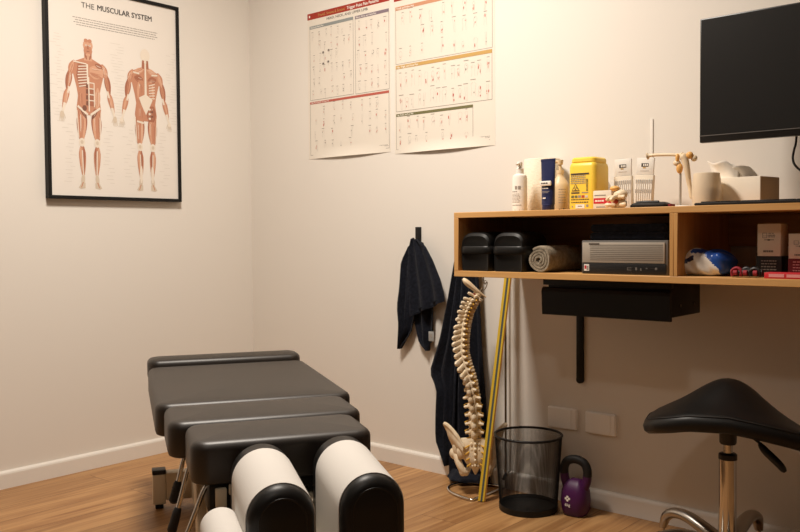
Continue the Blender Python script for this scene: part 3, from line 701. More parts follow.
b = B(); b.tube(rib([(.254, .05, .055), (.252, .048, -.01), (.247, .046, -.036), (.245, .044, -.058), (.252, .044, -.078), (.276, .05, -.10), (.34, .05, -.135), (.42, .09, -.165), (.47, .16, -.181)], 40), .0032, M['black_plastic'], 8); b.obj('power_cable', mo)

# ------------------------------------------------------------------ things inside the shelf
def goggle_case(s, label):
    t = thing('padded_case', label, 'case', wl(s, .325, ZB), RW, 'black padded cases in the shelf')
    b = B(); n = 24; out = []
    w, h = .118, .128
    for k in range(n+1):
        a = PI*k/n; out.append((w/2*math.cos(a)**1 if 0 else w/2*math.copysign(abs(math.cos(a))**.55, math.cos(a)), .078+.050*abs(math.sin(a))**.75))
    out = [(w/2-.005, .003), (w/2-.001, .01)]+out+[(-w/2+.001, .01), (-w/2+.005, .003)]
    cxz = (0, .06)
    rings = []
    for y, k in ((-.072, .78), (-.077, .90), (-.072, .97), (-.06, 1), (.05, 1), (.065, .97), (.072, .85)):
        rings.append([(x*k, y, max(.0, .003+(z-.003)*(k if z > .05 else 1)) if z > .004 else .0) for x, z in out])
    b.loft(rings, M['leather2']); b.obj('case_body', t)
    b = B(); b.slab(w+.014, .16, [(.003, .056), (0, .060), (0, .078), (.003, .082)], .03, M['leather2'], cy=-.004); b.obj('strap_band', t)
    return t
goggle_case(1.632, 'black padded case with strap band, nearest the shelf end')
goggle_case(1.762, 'black padded case with strap band, beside the rolled grey towel')
# rolled towel: a true spiral of cloth with its axis going back
t = thing('rolled_towel', 'rolled grey towel lying inside the shelf, spiral end outward', 'towel', wl(1.872, .390, ZB), RW)
b = B(); R0 = .052; turns = 3.6; n = 120; path = []
for i in range(n+1):
    a = i/n; th_ = a*turns*2*PI; r = .006+(R0-.0125-.006)*a+.0018*math.sin(th_*3)*a
    path.append((r*math.cos(th_-1.6), r*math.sin(th_-1.6)))
def spiral_ring(y, k):
    o = []; inn = []
    for i, (x, z) in enumerate(path):
        p, q = path[max(i-1, 0)], path[min(i+1, n)]; d = Vector((q[0]-p[0], q[1]-p[1])).normalized(); nn = Vector((d.y, -d.x))*.0056*k
        o.append((x+nn.x, y, z+nn.y+R0-.006)); inn.append((x-nn.x, y, z-nn.y+R0-.006))
    return o+inn[::-1]
b.loft([spiral_ring(y, k) for y, k in ((-.006, .55), (0, .9), (.006, 1), (.23, 1), (.238, .6))], M['grey_towel'])
o = b.obj('towel_roll', t)
zs = min(v.co.z for v in o.data.vertices)
for v in o.data.vertices: v.co.z -= zs
# desktop computer on its side
t = thing('desktop_computer', 'silver and black desktop computer lying flat inside the shelf', 'computer', wl(2.014, .385, ZB), RW)
w, h = .271, .100
b = B(); b.box((0, .004, 0), (w, .33, h), M['pc_grey'], .002); b.obj('case', t)
b = B(); b.box((.004, 0, .034), (w-.008, .0042, h-.006), M['pc_silver'], .001)
for k in range(9): b.box((.03, -.0006, .042+k*.0055), (w-.012, .0, .0432+k*.0055), M['pc_line'])
b.box((.026, -.0008, .088), (.060, 0, .0925), M['pc_line']); b.obj('vent_panel', t)
b = B(); b.box((.004, 0, .003), (w-.004, .0042, .0325), M['black_plastic'], .001); b.obj('port_panel', t)
b = B()
for x, ww, hh in ((.15, .014, .005), (.175, .006, .006), (.19, .004, .004), (.207, .005, .005), (.222, .009, .004), (.152, .012, .003)): b.box((x, -.0008, .012+random.uniform(0, .008)), (x+ww, 0, .012+hh+.004), M['pc_grey'])
b.lathe([(.004, -.001), (.004, 0)], M['pc_grey'], 12, Matrix.Translation((.238, -.0002, .019)) @ Matrix.Rotation(PI/2, 4, 'X')); b.obj('ports', t)
b = B(); b.box((.010, -.0008, .009), (.027, 0, .029), M['white_plastic']); b.box((.012, -.0012, .015), (.018, -.0008, .025), M['red_print']); b.box((.019, -.0012, .011), (.025, -.0008, .024), M['ink_soft']); b.obj('sticker', t)
# dark folded cloth on it
t = thing('folded_cloth', 'dark folded cloth lying on top of the desktop computer', 'cloth', wl(2.154, .375, ZB+.1), RW)
b = B()
for k in range(2): b.slab(.245-k*.006, .24, [(.006, .0+k*.0245), (0, .006+k*.0245), (0, .018+k*.0245), (.006, .024+k*.0245)], .012, M['navy_towel'], cy=.125, crown=.001)
b.obj('folds', t)
# wipes pack
t = thing('wipes_pack', 'crumpled white and blue wipes pack in the right compartment', 'pack', wl(2.366, .350, ZB), RW)
b = B(); nx, ny = 110, 70
def wipes_m(x, z):
    if x < -.014 and abs(z-(.024+(x+.08)*.42)) < .006: return 'navy_film'
    if z > .064 and x > -.022: return 'blue_film'
    if x > (.054 if z < .02 else .054-(z-.02)*1.0): return 'blue_film'
    return 'white_film'
grid = []; nx, ny = 160, 72
sp_ = lambda q, e: math.copysign(abs(q)**e, q)
for j in range(ny+1):
    ph = -PI/2+PI*j/ny
    for i in range(nx):
        a = 2*PI*i/nx; cp = sp_(math.cos(ph), .55)
        x = .080*cp*sp_(math.cos(a), .6); y = .055*cp*sp_(math.sin(a), .6); zz_ = .036+.036*sp_(math.sin(ph), .6)
        k = .0035*math.sin(x*95+zz_*60)+.003*math.sin(x*170-y*80+zz_*120)
        taper = 1-.35*max(0, (-x-.035)/.045)
        zz_ = max(.0, zz_*taper*(1-.10*max(0, x/.08))+k*(zz_/.07)); grid.append((x, y+.042-k*1.2, zz_ if j > 1 else 0))
for j in range(ny):
    for i in range(nx):
        q = [j*nx+i, j*nx+(i+1) % nx, (j+1)*nx+(i+1) % nx, (j+1)*nx+i]
        cxq, czq = sum(grid[k][0] for k in q)/4, sum(grid[k][2] for k in q)/4
        b.add([grid[k] for k in q], [[0, 1, 2, 3]], M[wipes_m(cxq, czq)])
o = b.obj('film', t); bm = bmesh.new(); bm.from_mesh(o.data); bmesh.ops.remove_doubles(bm, verts=bm.verts, dist=.00005); bmesh.ops.recalc_face_normals(bm, faces=bm.faces)
for e in bm.edges: e.smooth = True
bm.to_mesh(o.data); bm.free()
b = B(); b.tube([(-.082, .012, .022), (-.083, .072, .022)], .006, M['navy_film'], 8, flat=.6); b.obj('end_seal', t)
# red and black dumbbell-like massage tool cases
t = thing('resistance_band', 'black and red bundled exercise bands in front of white cartons', 'band', wl(2.502, .372, ZB), RW)
for x, y, m in ((-.028, 0, 'a'), (-.005, .01, 'b'), (.02, -.002, 'c')):
    b = B(); b.tube(rib([(x-.011, y, .003), (x-.012, y, .018), (x+.0, y, .0255), (x+.012, y, .018), (x+.011, y, .003)], 16), .0045, M['box_dark'] if m != 'a' else M['dull_red'], 8, flat=1.6); b.obj('strap', t)
b = B(); b.tube([(-.044, .004, .013), (.038, .004, .013)], .010, M['box_dark'], 14); b.obj('roll', t)
b = B()
for k in range(3): b.tube([(-.034+k*.026, -.0072, .013), (-.024+k*.026, -.0072, .013)], .0072, M['dull_red'], 10)
b.obj('printed_marks', t)
# dark small box behind
t = thing('dark_carton', 'small dark carton behind the red and black bands', 'carton', wl(2.478, .14, ZB), RW)
B().box((-.03, 0, 0), (.03, .05, .062), M['box_dark'], .002).obj('carton', t); b = B(); b.box((-.026, -.004, .0622), (.026, .05, .069), M['navy_film'], .001); b.obj('lid', t)
b = B(); b.box((-.02, -.0006, .02), (.02, 0, .028), M['ink_soft']); b.obj('printed_label', t)
# stacked cartons
def carton(s, d, z, w, dep, h, m, label, printer, name='carton_box', grp=None):
    t = thing(name, label, 'carton', wl(s, d, z), RW, grp)
    B().box((0, 0, 0), (w, dep, h), M[m], .0012).obj('carton', t)
    A = Art(-.0003); printer(A, w, h); A.obj('printed_label', t); return t
def pr_white(A, w, h):
    A.rect(w*.22, h*.62, w*.78, h*.63, 'ink_soft'); A.frame(w*.22, h*.56, w*.42, h*.72, .0012, 'ink_soft'); lab_lines(A, w*.48, w*.76, h*.58, h*.69, 3, 'ink_soft', .0022); A.rect(w*.3, h*.495, w*.72, h*.51, 'ink'); A.blob((w*.5, h*.5), w*.08, h*.02, 'ink')
    for k in range(9): A.rect(w*.26+k*w*.05, h*.12, w*.285+k*w*.05+w*.01*(k % 2), h*.18, 'ink')
def pr_dark(A, w, h): lab_lines(A, w*.2, w*.8, h*.2, h*.75, 5, 'ink_soft', .003)
def pr_mar(A, w, h): lab_lines(A, w*.2, w*.9, h*.2, h*.8, 5, 'pink_print', .003)
carton(2.507, .32, ZB, .066, .06, .0565, 'box_dark', 'black carton with grey print under a white carton', pr_dark)
carton(2.510, .32, ZB+.0565, .060, .06, .087, 'box_white', 'white upright carton standing on the black carton', pr_white, grp='white cartons in the right compartment')
carton(2.589, .32, ZB, .062, .06, .0505, 'maroon', 'maroon carton under the white carton nearest the right edge', pr_mar)
carton(2.590, .32, ZB+.0505, .060, .06, .066, 'box_white', 'white carton standing on the maroon carton at right edge', pr_white, grp='white cartons in the right compartment')
carton(2.551, .392, ZB, .115, .05, .0155, 'red_print', 'flat red and pink printed carton at the shelf front edge', lambda A, w, h: (A.rect(.012, .004, .05, .0125, 'pink_print'), A.rect(.056, .004, .09, .012, 'pink_print')), 'flat_carton')

# ------------------------------------------------------------------ hooks and towels
def wall_hook(s, label):
    t = thing('wall_hook', label, 'hook', wl(s, 0, .918), RW, 'black towel hooks')
    b = B(); b.box((-.0145, -.006, 0), (.0145, 0, .077), M['black_metal'], .0015); b.obj('plate', t)
    b = B(); b.tube(rib([(0, -.005, .018), (0, -.022, .012), (0, -.034, .018), (0, -.038, .032)], 12), .006, M['black_metal'], 10); b.obj('prong', t)
wall_hook(1.061, 'black wall hook above the small navy towel')
wall_hook(1.325, 'black wall hook holding the long navy towel behind the shelf')
t = thing('hand_towel', 'small dark navy towel hung in folds from the wall hook', 'towel', wl(0, 0, 0), RW)
b = B(); T = M['navy_towel']
b.sheet([(1.070, .945), (1.025, .915), (.987, .852), (.978, .743), (.966, .667), (.974, .591), (.967, .492)], [(1.085, .945), (1.072, .86), (1.067, .76), (1.066, .68), (1.06, .62), (1.04, .56), (.975, .490)], T, fold=(.013, 4.2, .5), base=.006)
b.sheet([(1.078, .94), (1.06, .82), (1.055, .72), (1.054, .62), (1.08, .525), (1.114, .494)], [(1.10, .93), (1.13, .86), (1.150, .76), (1.152, .665), (1.150, .575), (1.126, .494)], T, fold=(.012, 3.4, 2), base=.006)
b.sheet([(1.060, .947), (1.048, .90), (1.046, .82), (1.050, .74), (1.054, .68), (1.056, .632)], [(1.090, .945), (1.132, .917), (1.168, .862), (1.205, .785), (1.222, .73), (1.225, .700)], T, n=26, nu=22, fold=(.013, 4.6, 1.0), base=.030)
b.obj('cloth', t)
b = B(); b.sheet([(1.0565, .640), (1.0565, .648)], [(1.2235, .7075), (1.222, .7155)], M['towel_band'], n=2, nu=14, fold=(.013, 4.6, 1.65), base=.0313, thick=.0058, grow=False); b.obj('hem_band', t)
b = B(); b.box((1.141, -.040, .537), (1.168, -.037, .576), M['tag'], .001); b.box((1.146, -.0405, .552), (1.160, -.0401, .566), M['ink_soft']); b.obj('care_tag', t)
t = thing('bath_towel', 'long dark navy towel hanging behind the spine model to the floor', 'towel', wl(0, 0, 0), RW)
b = B()
b.sheet([(1.290, .95), (1.268, .856), (1.236, .707), (1.196, .546), (1.146, .412), (1.182, .350), (1.176, .25), (1.175, .144), (1.222, .046)], [(1.33, .95), (1.31, .80), (1.30, .65), (1.29, .50), (1.28, .38), (1.275, .28), (1.27, .18), (1.26, .10), (1.232, .048)], T, n=28, nu=18, fold=(.017, 4.4, .3), base=.012)
b.sheet([(1.300, .95), (1.285, .80), (1.27, .62), (1.26, .45), (1.25, .30), (1.247, .15), (1.250, .013)], [(1.36, .95), (1.385, .84), (1.395, .66), (1.405, .50), (1.418, .334), (1.432, .16), (1.436, .013)], T, n=28, nu=28, fold=(.020, 6.3, 1.4), base=.014)
b.obj('cloth', t)
b = B()
b.loft([[(1.262+.17*i/16+dx, -.050-.052*math.sin(PI*min(1, .15+i/16))*w_+.006*math.sin(i*1.3), z_) for i in range(17)] for w_, z_, dx in ((0, .0135, 0), (1.0, .0135, 0), (1.12, .019, -.004), (.9, .027, 0), (0, .045, .004))], T, False, (False, False)); b.obj('floor_fold', t)

# ------------------------------------------------------------------ spine model on its stand
st = thing('spine_stand', 'chrome stand with rounded floor loop beside the waste bin', 'stand', wl(1.50, .03, 0), 0)
b = B()
loop = [Vector((-.015+.0, -.008, .006))]
arc = [(-.191, .012), (-.196, .03), (-.186, .085), (-.165, .135), (-.130, .172), (-.091, .182), (-.05, .170), (-.018, .135), (.002, .09), (.008, .04), (.008, .012)]
ring = [(x, y, .006) for x, y in arc]
pts = [tuple(p) for p in rib(ring, 48)]
b.tube(pts+[(-.06, .010, .006), (-.13, .010, .006)], .005, M['chrome'], 10, closed=True); b.obj('floor_loop', st)
b = B(); b.tube([(.004, 0, .008), (.004, 0, .885)]+[tuple(p) for p in rib([(.004, 0, .89), (-.006, 0, .918), (-.03, 0, .928), (-.09, 0, .92), (-.125, .004, .905)], 14)], .0042, M['steel_thin'], 8); b.obj('rod', st)
b = B(); b.tube(rib([(-.125, .004, .905), (-.132, .005, .86), (-.128, .006, .80), (-.118, .006, .782), (-.108, .006, .792)], 18), .0022, M['steel_thin'], 8); b.obj('hook', st)
b = B(); b.ball((-.002, -.003, .075), .007, M['chrome'], 12); b.tube([(-.03, -.012, .05), (-.002, -.003, .06)], .006, M['rubber'], 8); b.obj('clamp_knob', st)

SR = math.radians(-54.2)
sp = thing('spine_model', 'flexible full spine model with pelvis hanging from its stand', 'spine model', (-.155, -1.452, .068), SR)
PZ = .068
knots = [(.735, .014), (.716, -.004), (.68, -.024), (.636, -.037), (.585, -.045), (.528, -.047), (.49, -.038), (.453, -.026), (.415, -.016), (.366, -.008), (.314, -.003), (.243, -.002), (.198, -.001)]
def spx(z):
    for (z1, x1), (z2, x2) in zip(knots, knots[1:]):
        if z >= z2: return x2+(x1-x2)*(z-z2)/(z1-z2)
    return knots[-1][1]
levels = []; z = .738
for k in range(24):
    st_ = .0138 if k < 7 else (.0185+.0006*(k-7) if k < 19 else .0325)
    z -= st_/2; levels.append((z, st_, k)); z -= st_/2
for zc, h, k in levels:
    f = k/23; x = spx(zc); nxt = spx(zc-.01); lean = math.atan2(x-nxt, .01)
    tw = math.radians(72*(1-f)**.75 if k < 21 else 4)            # posterior side turned to the left near the top
    X = Matrix.Translation((x, .012*math.sin(f*2*PI), zc-PZ)) @ Matrix.Rotation(lean*.8, 4, 'Y') @ Matrix.Rotation(-tw, 4, 'Z')
    rb = .0135+.0115*f                                            # half width of the body
    b = B()
    b.slab(rb*2, rb*1.5, [(.002, -h*.36), (0, -h*.31), (.0018, 0), (0, h*.31), (.002, h*.36)], rb*.7, M['bone'], X, cy=rb*.75)
    rnd = random.uniform(.86, 1.14)
    sl = rnd*(.027 if k < 7 else .034 if k < 16 else .024)
    dn = (.004 if k < 7 else .016 if k < 16 else .006)
    b.tube(rib([(0, -.002, 0), (0, -.012, -dn*.2), (0, -.012-sl*.5, -dn*.6), (0, -.012-sl, -dn)], 8), [.0050+.0040*f]*6+[.0056+.0044*f, .004], M['bone'], 8, X, flat=1.1+.5*f)
    tl = (.017 if k < 7 else .026-.006*abs(f-.45) if k < 19 else .034)
    for sg in (-1, 1):
        b.tube(rib([(sg*rb*.4, -.003, .002), (sg*tl*.6, -.010, .003), (sg*tl, -.012, .001)], 7), [.006, .0055, .005, .005, .0054, .006, .004], M['bone'], 8, X)
        b.tube([(sg*.0075, -.010, h*.55), (sg*.009, -.012, 0), (sg*.0085, -.011, -h*.55)], [.0035, .0055, .0035], M['bone'], 8, X)
    for sg in (-1, 1): b.ball((sg*rb*.62, -.006, h*.12), (rb*.42, .007, h*.36), M['bone'], 10, X)
    vo = b.obj('vertebra', sp)
    b = B()
    b.slab(rb*1.84, rb*1.34, [(.001, -h*.64), (0, -h*.5), (.001, -h*.36)], rb*.62, M['disc'], X, cy=rb*.75); b.obj('disc', vo)
    b = B()
    for sg in (-1, 1): b.tube([(sg*.006, -.001, -h*.42), (sg*(tl*.72+.003), -.005, -h*.62), (sg*(tl*.9+.005), -.003, -h*.8)], [.0022, .0022, .0026], M['nerve'], 6, X)
    b.obj('nerve_root', vo)
# occiput plate
b = B(); X = Matrix.Translation((.004, 0, .758-PZ)) @ Matrix.Rotation(math.radians(32), 4, 'Y')
b.tube(rib([(-.062, -.006, .012), (-.045, -.008, .008), (-.02, -.006, .004), (.012, 0, .0), (.045, .01, -.002)], 14), [.007, .010, .0125, .014, .0145, .0145, .0135, .0125, .0115, .010, .008, .006, .005, .004], M['bone_pale'], 12, X, flat=.75); b.ball((.012, .004, -.008), (.016, .014, .010), M['bone'], 12, X)
b.obj('occiput', sp)
b = B(); b.ball((-.002, -.004, .744-PZ), (.008, .006, .004), M['artery'], 10); b.obj('artery', sp)
b = B(); b.tube(rib([(.020, .004, .755-PZ), (.030, .002, .772-PZ), (.032, 0, .787-PZ), (.038, 0, .794-PZ), (.046, 0, .786-PZ), (.040, .003, .766-PZ), (.028, .006, .752-PZ)], 20), .0018, M['steel_thin'], 6); b.obj('hanging_wire', sp)
# sacrum and coccyx
b = B(); rings = []
for z_, wx, yy in ((.212, .052, 0), (.194, .062, -.004), (.165, .056, -.010), (.140, .045, -.014), (.118, .032, -.012), (.100, .014, -.004), (.084, .007, .004), (.076, .003, .008)):
    rings.append([(wx*math.cos(a), yy+.016*(.35+wx*12)*math.sin(a)*.8, z_-PZ) for a in [2*PI*j/24 for j in range(24)]])
b.loft(rings[::-1], M['bone'])
for k in range(5):
    b.ball((0, -.020-.004*math.sin(k), .196-.020*k-PZ), (.006, .010, .008), M['bone'], 10)
    for sg in (-1, 1): b.ball((sg*(.014-.001*k), -.016, .194-.020*k-PZ), (.005, .008, .007), M['bone'], 8)
sac = b.obj('sacrum', sp)
b = B()
for k in range(4):
    for sg in (-1, 1): b.tube(rib([(sg*(.020-.002*k), -.014, .190-.022*k-PZ), (sg*(.030-.003*k), -.024, .186-.022*k-PZ), (sg*(.042-.004*k), -.022, .178-.022*k-PZ)], 6), .0028, M['nerve'], 6)
b.obj('nerve_root', sac)
# hip bones
for sg in (-1, 1):
    b = B()
    crest = [(sg*.104, .030, .236), (sg*.112, .012, .262), (sg*.092, .0, .250), (sg*.066, -.016, .222), (sg*.044, -.026, .186)]
    low = [(sg*.086, .040, .176), (sg*.076, .028, .160), (sg*.062, .010, .156), (sg*.050, -.008, .152), (sg*.036, -.020, .150)]
    C1, C2 = rib(crest, 16), rib(low, 16); rings = []
    for i in range(16):
        a, c = C1[i], C2[i]; mid = a.lerp(c, .5)+Vector((sg*.004, -.008, 0)); row = []
        line = rib([a, mid, c], 9); th_ = .0045
        fr_ = [(p.x, p.y-th_*(1.6 if j == 0 else 1), p.z-PZ) for j, p in enumerate(line)]; bk = [(p.x, p.y+th_*(1.6 if j == 0 else 1), p.z-PZ) for j, p in enumerate(line)]
        rings.append(fr_+bk[::-1])
    b.loft(rings, M['bone'])
    b.tube(C1_ := [(p.x, p.y, p.z-PZ) for p in C1], [.006]*3+[.0075]*10+[.006]*3, M['bone'], 8)
    b.ball((sg*.066, .010, .176-PZ), (.019, .016, .034), M['bone'], 16); b.ball((sg*.074, .024, .150-PZ), (.022, .022, .024), M['bone'], 16)                       # socket mass
    b.tube(rib([(sg*.072, .012, .150-PZ), (sg*.058, -.006, .114-PZ), (sg*.042, -.008, .088-PZ), (sg*.030, .012, .084-PZ), (sg*.022, .034, .104-PZ), (sg*.018, .05, .130-PZ), (sg*.05, .046, .152-PZ), (sg*.074, .034, .156-PZ)], 30), [.013]*6+[.012]*6+[.009]*6+[.008]*12, M['bone'], 10)
    b.ball((sg*.046, -.006, .090-PZ), (.015, .014, .018), M['bone'], 12); b.ball((sg*.052, -.012, .162-PZ), (.017, .012, .026), M['bone'], 14)
    b.obj('hip_bone', sp)

# ------------------------------------------------------------------ striped pole leaning in the corner of the shelf
po = thing('striped_pole', 'tall yellow pole with a grey stripe leaning beside the spine', 'pole', (-.206, -1.514, 0.0), 0)
b = B(); tilt = Matrix.Rotation(SR+.25, 4, 'Z')
p0 = Vector((0, 0, 0)); p1_ = Vector((.192, -.020, 1.02)); ax = (p1_-p0).normalized(); xr = Vector((.585, -.81, 0)); xr = (xr-ax*xr.dot(ax)).normalized(); yr = ax.cross(xr)
cols = [(-.012, -.0035, 'pole_yellow'), (-.0035, .004, 'pole_grey'), (.004, .010, 'pole_yellow')]
def bar(x0, x1, y0, y1, m, a0=0, a1=1):
    vs = [p0.lerp(p1_, t)+xr*x+yr*y for t in (a0, a1) for x, y in ((x0, y0), (x1, y0), (x1, y1), (x0, y1))]
    b.add(vs, [[0, 1, 5, 4], [1, 2, 6, 5], [2, 3, 7, 6], [3, 0, 4, 7], [3, 2, 1, 0], [4, 5, 6, 7]], M[m], False)
for x0, x1, m in cols: bar(x0, x1, -.006, .006, m)
bar(.010, .0150, -.005, .006, 'pole_brown'); o = b.obj('bar', po)
zm = min((v.co.z for v in o.data.vertices)); o.location.z = -zm+.0005

# ------------------------------------------------------------------ sockets
for i, (s0, s1) in enumerate(((1.673, 1.789), (1.825, 1.940))):
    t = thing('wall_plate', ('left one of two blank white wall plates beside the bin rim' if i == 0 else 'right one of two blank white wall plates above the kettlebell'), 'wall plate', wl((s0+s1)/2, 0, .3), RW, 'blank wall plates')
    b = B(); b.slab(.116, .075, [(0, 0), (0, .010), (.004, .0135)], .004, M['plate'], Matrix.Rotation(PI/2, 4, 'X'), seg=3); b.obj('plate', t)
    b = B(); b.slab(.078, .0705, [(0, .0135), (.001, .0150)], .003, M['plate'], Matrix.Rotation(PI/2, 4, 'X'), seg=3); b.obj('cover', t)

# ------------------------------------------------------------------ mesh bin
bi = thing('waste_bin', 'black wire mesh waste bin standing against the right wall', 'bin', (-.164, -1.686, 0), 0)
rB, rT, hB = .099, .1165, .262
R_ = lambda z: rB+(rT-rB)*z/hB
b = B(); nV = 150
for k in range(nV):
    a = 2*PI*k/nV; b.tube([(R_(z)*math.cos(a), R_(z)*math.sin(a), z) for z in (.02, hB)], .00055, M['black_metal'], 3)
nz = 74
for i in range(nz):
    z = .022+(hB-.024)*i/(nz-1); b.tube([(R_(z)*math.cos(2*PI*k/60), R_(z)*math.sin(2*PI*k/60), z) for k in range(60)], .0005, M['black_metal'], 3, closed=True)
b.obj('wire_mesh', bi)
b = B(); b.lathe([(rB-.002, .008), (rB+.001, 0), (rB+.003, .002), (rB+.0035, .022), (rB+.001, .023), (rB-.001, .012)], M['black_metal'], 64, caps=(False, False)); b.obj('foot_band', bi)
b = B(); b.lathe([(.0005, .007), (rB-.001, .007), (rB-.001, .009), (.0005, .009)], M['black_metal'], 48); b.obj('bottom_plate', bi)
b = B(); b.tube([(rT*math.cos(2*PI*k/64), rT*math.sin(2*PI*k/64), hB) for k in range(64)], .0042, M['black_metal'], 10, closed=True); b.obj('rim', bi)

# ------------------------------------------------------------------ kettlebell
kb = thing('kettlebell', 'purple kettlebell with black handle on the floor by the bin', 'kettlebell', (-.113, -1.844, 0), math.radians(-86))
b = B(); b.slab(.096, .088, [(.022, 0), (.012, .003), (.004, .018), (0, .05), (.003, .085), (.014, .108), (.028, .121)], .034, M['purple'], crown=.004, seg=8); b.obj('body', kb)
for sg in (-1, 1): B().tube(rib([(sg*.030, 0, .098), (sg*.040, 0, .120), (sg*.043, 0, .142)], 8), [.018, .017, .016, .0155, .015, .0148, .0146, .0145], M['purple'], 16).obj('handle_horn', kb)
b = B(); b.tube(rib([(.043, 0, .138), (.042, 0, .160), (.030, 0, .182), (0, 0, .191), (-.030, 0, .182), (-.042, 0, .160), (-.043, 0, .138)], 28), .0148, M['rubber'], 16); b.obj('handle', kb)
A = Art(-.0442); u0 = -.010
for du, dv in ((0, .006), (0, -.006), (.006, 0), (-.006, 0)): A.blob((u0+du, .064+dv), .0042, .0042, 'text_white', 2, 12)
A.blob((u0, .064), .002, .002, 'purple', 3, 8); A.text('6kg', u0, .038, .014, 'text_white', align='c', bold=True)
A.obj('printed_logo', kb)

# ------------------------------------------------------------------ saddle stool
so = thing('saddle_stool', 'black saddle stool with chrome column and five arm base', 'stool', (-.335, -2.440, 0), math.radians(-70))
prof = [(-.235, .425), (-.21, .448), (-.18, .462), (-.14, .480), (-.09, .512), (-.04, .546), (0, .5585), (.05, .542), (.10, .494), (.15, .452), (.19, .430), (.225, .408), (.25, .392)]
def itp(x):
    if x <= prof[0][0]: return prof[0][1]
    for (a, za), (c, zc) in zip(prof, prof[1:]):
        if x <= c: t_ = (x-a)/(c-a); return za+(zc-za)*t_
    return prof[-1][1]
def sm(x): return (itp(x-.03)+2*itp(x-.015)+2*itp(x)+2*itp(x+.015)+itp(x+.03))/8
def lipz(x): return .487-.02*(abs(x)/.24)**2-.035*max(0, x)/.24-.02*max(0, -x-.1)/.14
b = B(); na, nr = 56, 14; rings = []
def plan(a, r):
    c, s_ = math.cos(a), math.sin(a)
    return ((.238 if c > 0 else .226)*r*math.copysign(abs(c)**.75, c), .165*r*math.copysign(abs(s_)**.8, s_))
def topz(x, y):
    k = min(1, max(0, (y+.165)/.20)); k = k*k*(3-2*k)
    back = sm(x)-.022*max(0, (y-.05)/.115)
    return lipz(x)*(1-k)+back*k
for r, dz in ((.02, 0), (.2, 0), (.4, 0), (.6, 0), (.75, 0), (.86, -.001), (.93, -.004), (.98, -.012), (1.0, -.026), (.985, -.040), (.94, -.048), (.85, -.051), (.6, -.043), (.3, -.046), (.02, -.048)):
    rings.append([(plan(2*PI*k/na, r)[0], plan(2*PI*k/na, r)[1], topz(*plan(2*PI*k/na, min(r, .95)))+dz if len(rings) < 11 else max(topz(*plan(2*PI*k/na, .9))+dz if r > .8 else .437, .36)) for k in range(na)])
b.loft(rings, M['leather2']); b.obj('seat', so)
b = B(); b.tube([plan(2*PI*k/na, .955)+(topz(*plan(2*PI*k/na, .95))-.0055,) for k in range(na)], .0016, M['seam'], 6, closed=True); b.obj('piping', so)
b = B(); b.box((.185, -.110, .398), (.215, -.106, .410), M['ink_soft'], .001, Matrix.Rotation(.3, 4, 'Z')) if False else None
b = B(); b.lathe([(.020, .378), (.0225, .382), (.024, .445), (.02, .45)], M['black_plastic'], 24); b.box((-.07, -.06, .434), (.07, .06, .442), M['black_metal'], .002); b.obj('seat_mount', so)
b = B(); b.lathe([(.013, .33), (.013, .40)], M['chrome'], 24); b.obj('gas_piston', so)
b = B(); b.lathe([(.0215, .335), (.0245, .336), (.0245, .350), (.020, .353), (.013, .354)], M['black_plastic'], 32); b.obj('collar', so)
b = B(); b.lathe([(.0235, .10), (.0235, .338)], M['chrome'], 40); b.obj('column', so)
b = B(); b.tube(rib([(.035, -.03, .425), (.07, -.045, .405), (.09, -.05, .388)], 8), .0045, M['black_metal'], 8); b.obj('lever_stem', so)
b = B(); b.tube(rib([(.078, -.047, .396), (.095, -.05, .376), (.125, -.055, .348), (.142, -.058, .328)], 12), [.006, .009, .011, .012, .0125, .0125, .0125, .0125, .012, .0115, .010, .006], M['black_plastic'], 12, flat=.85); b.obj('lever_paddle', so)
b = B(); b.lathe([(.0005, .078), (.034, .078), (.040, .085), (.040, .100), (.032, .118), (.0245, .130), (.0236, .131)], M['alu'], 36); b.obj('hub', so)
for k in range(5):
    a = math.radians(68+72*k); ca, sa = math.cos(a), math.sin(a)
    path = rib([(.025, .100), (.08, .118), (.14, .134), (.19, .132), (.222, .112), (.236, .078)], 18)
    b = B(); b.tube([(p.x*ca, p.x*sa, p.y) for p in path], [.024, .024, .0235, .023, .0225, .022, .0215, .021, .021, .021, .021, .021, .0205, .020, .018, .016, .015, .013], M['alu'], 14, flat=.75); arm = b.obj('base_arm', so)
    cx_, cy_ = .236*ca, .236*sa; tx, ty = -sa, ca
    b = B(); b.lathe([(.006, .045), (.006, .085)], M['chrome'], 12, Matrix.Translation((cx_, cy_, 0)))
    for sg in (-1, 1):
        Xw = Matrix.Translation((cx_+ca*.012+tx*sg*.013, cy_+sa*.012+ty*sg*.013, .0262)) @ Matrix.Rotation(a+PI/2, 4, 'Z') @ Matrix.Rotation(PI/2, 4, 'Y')
        b.lathe([(.004, -.009), (.023, -.009), (.026, -.006), (.026, .006), (.023, .009), (.004, .009)], M['rubber'], 24, Xw)
    b.box((-.012, -.012, .036), (.02, .012, .058), M['black_plastic'], .005, Matrix.Translation((cx_, cy_, 0)) @ Matrix.Rotation(a, 4, 'Z'))
    b.obj('caster', arm)

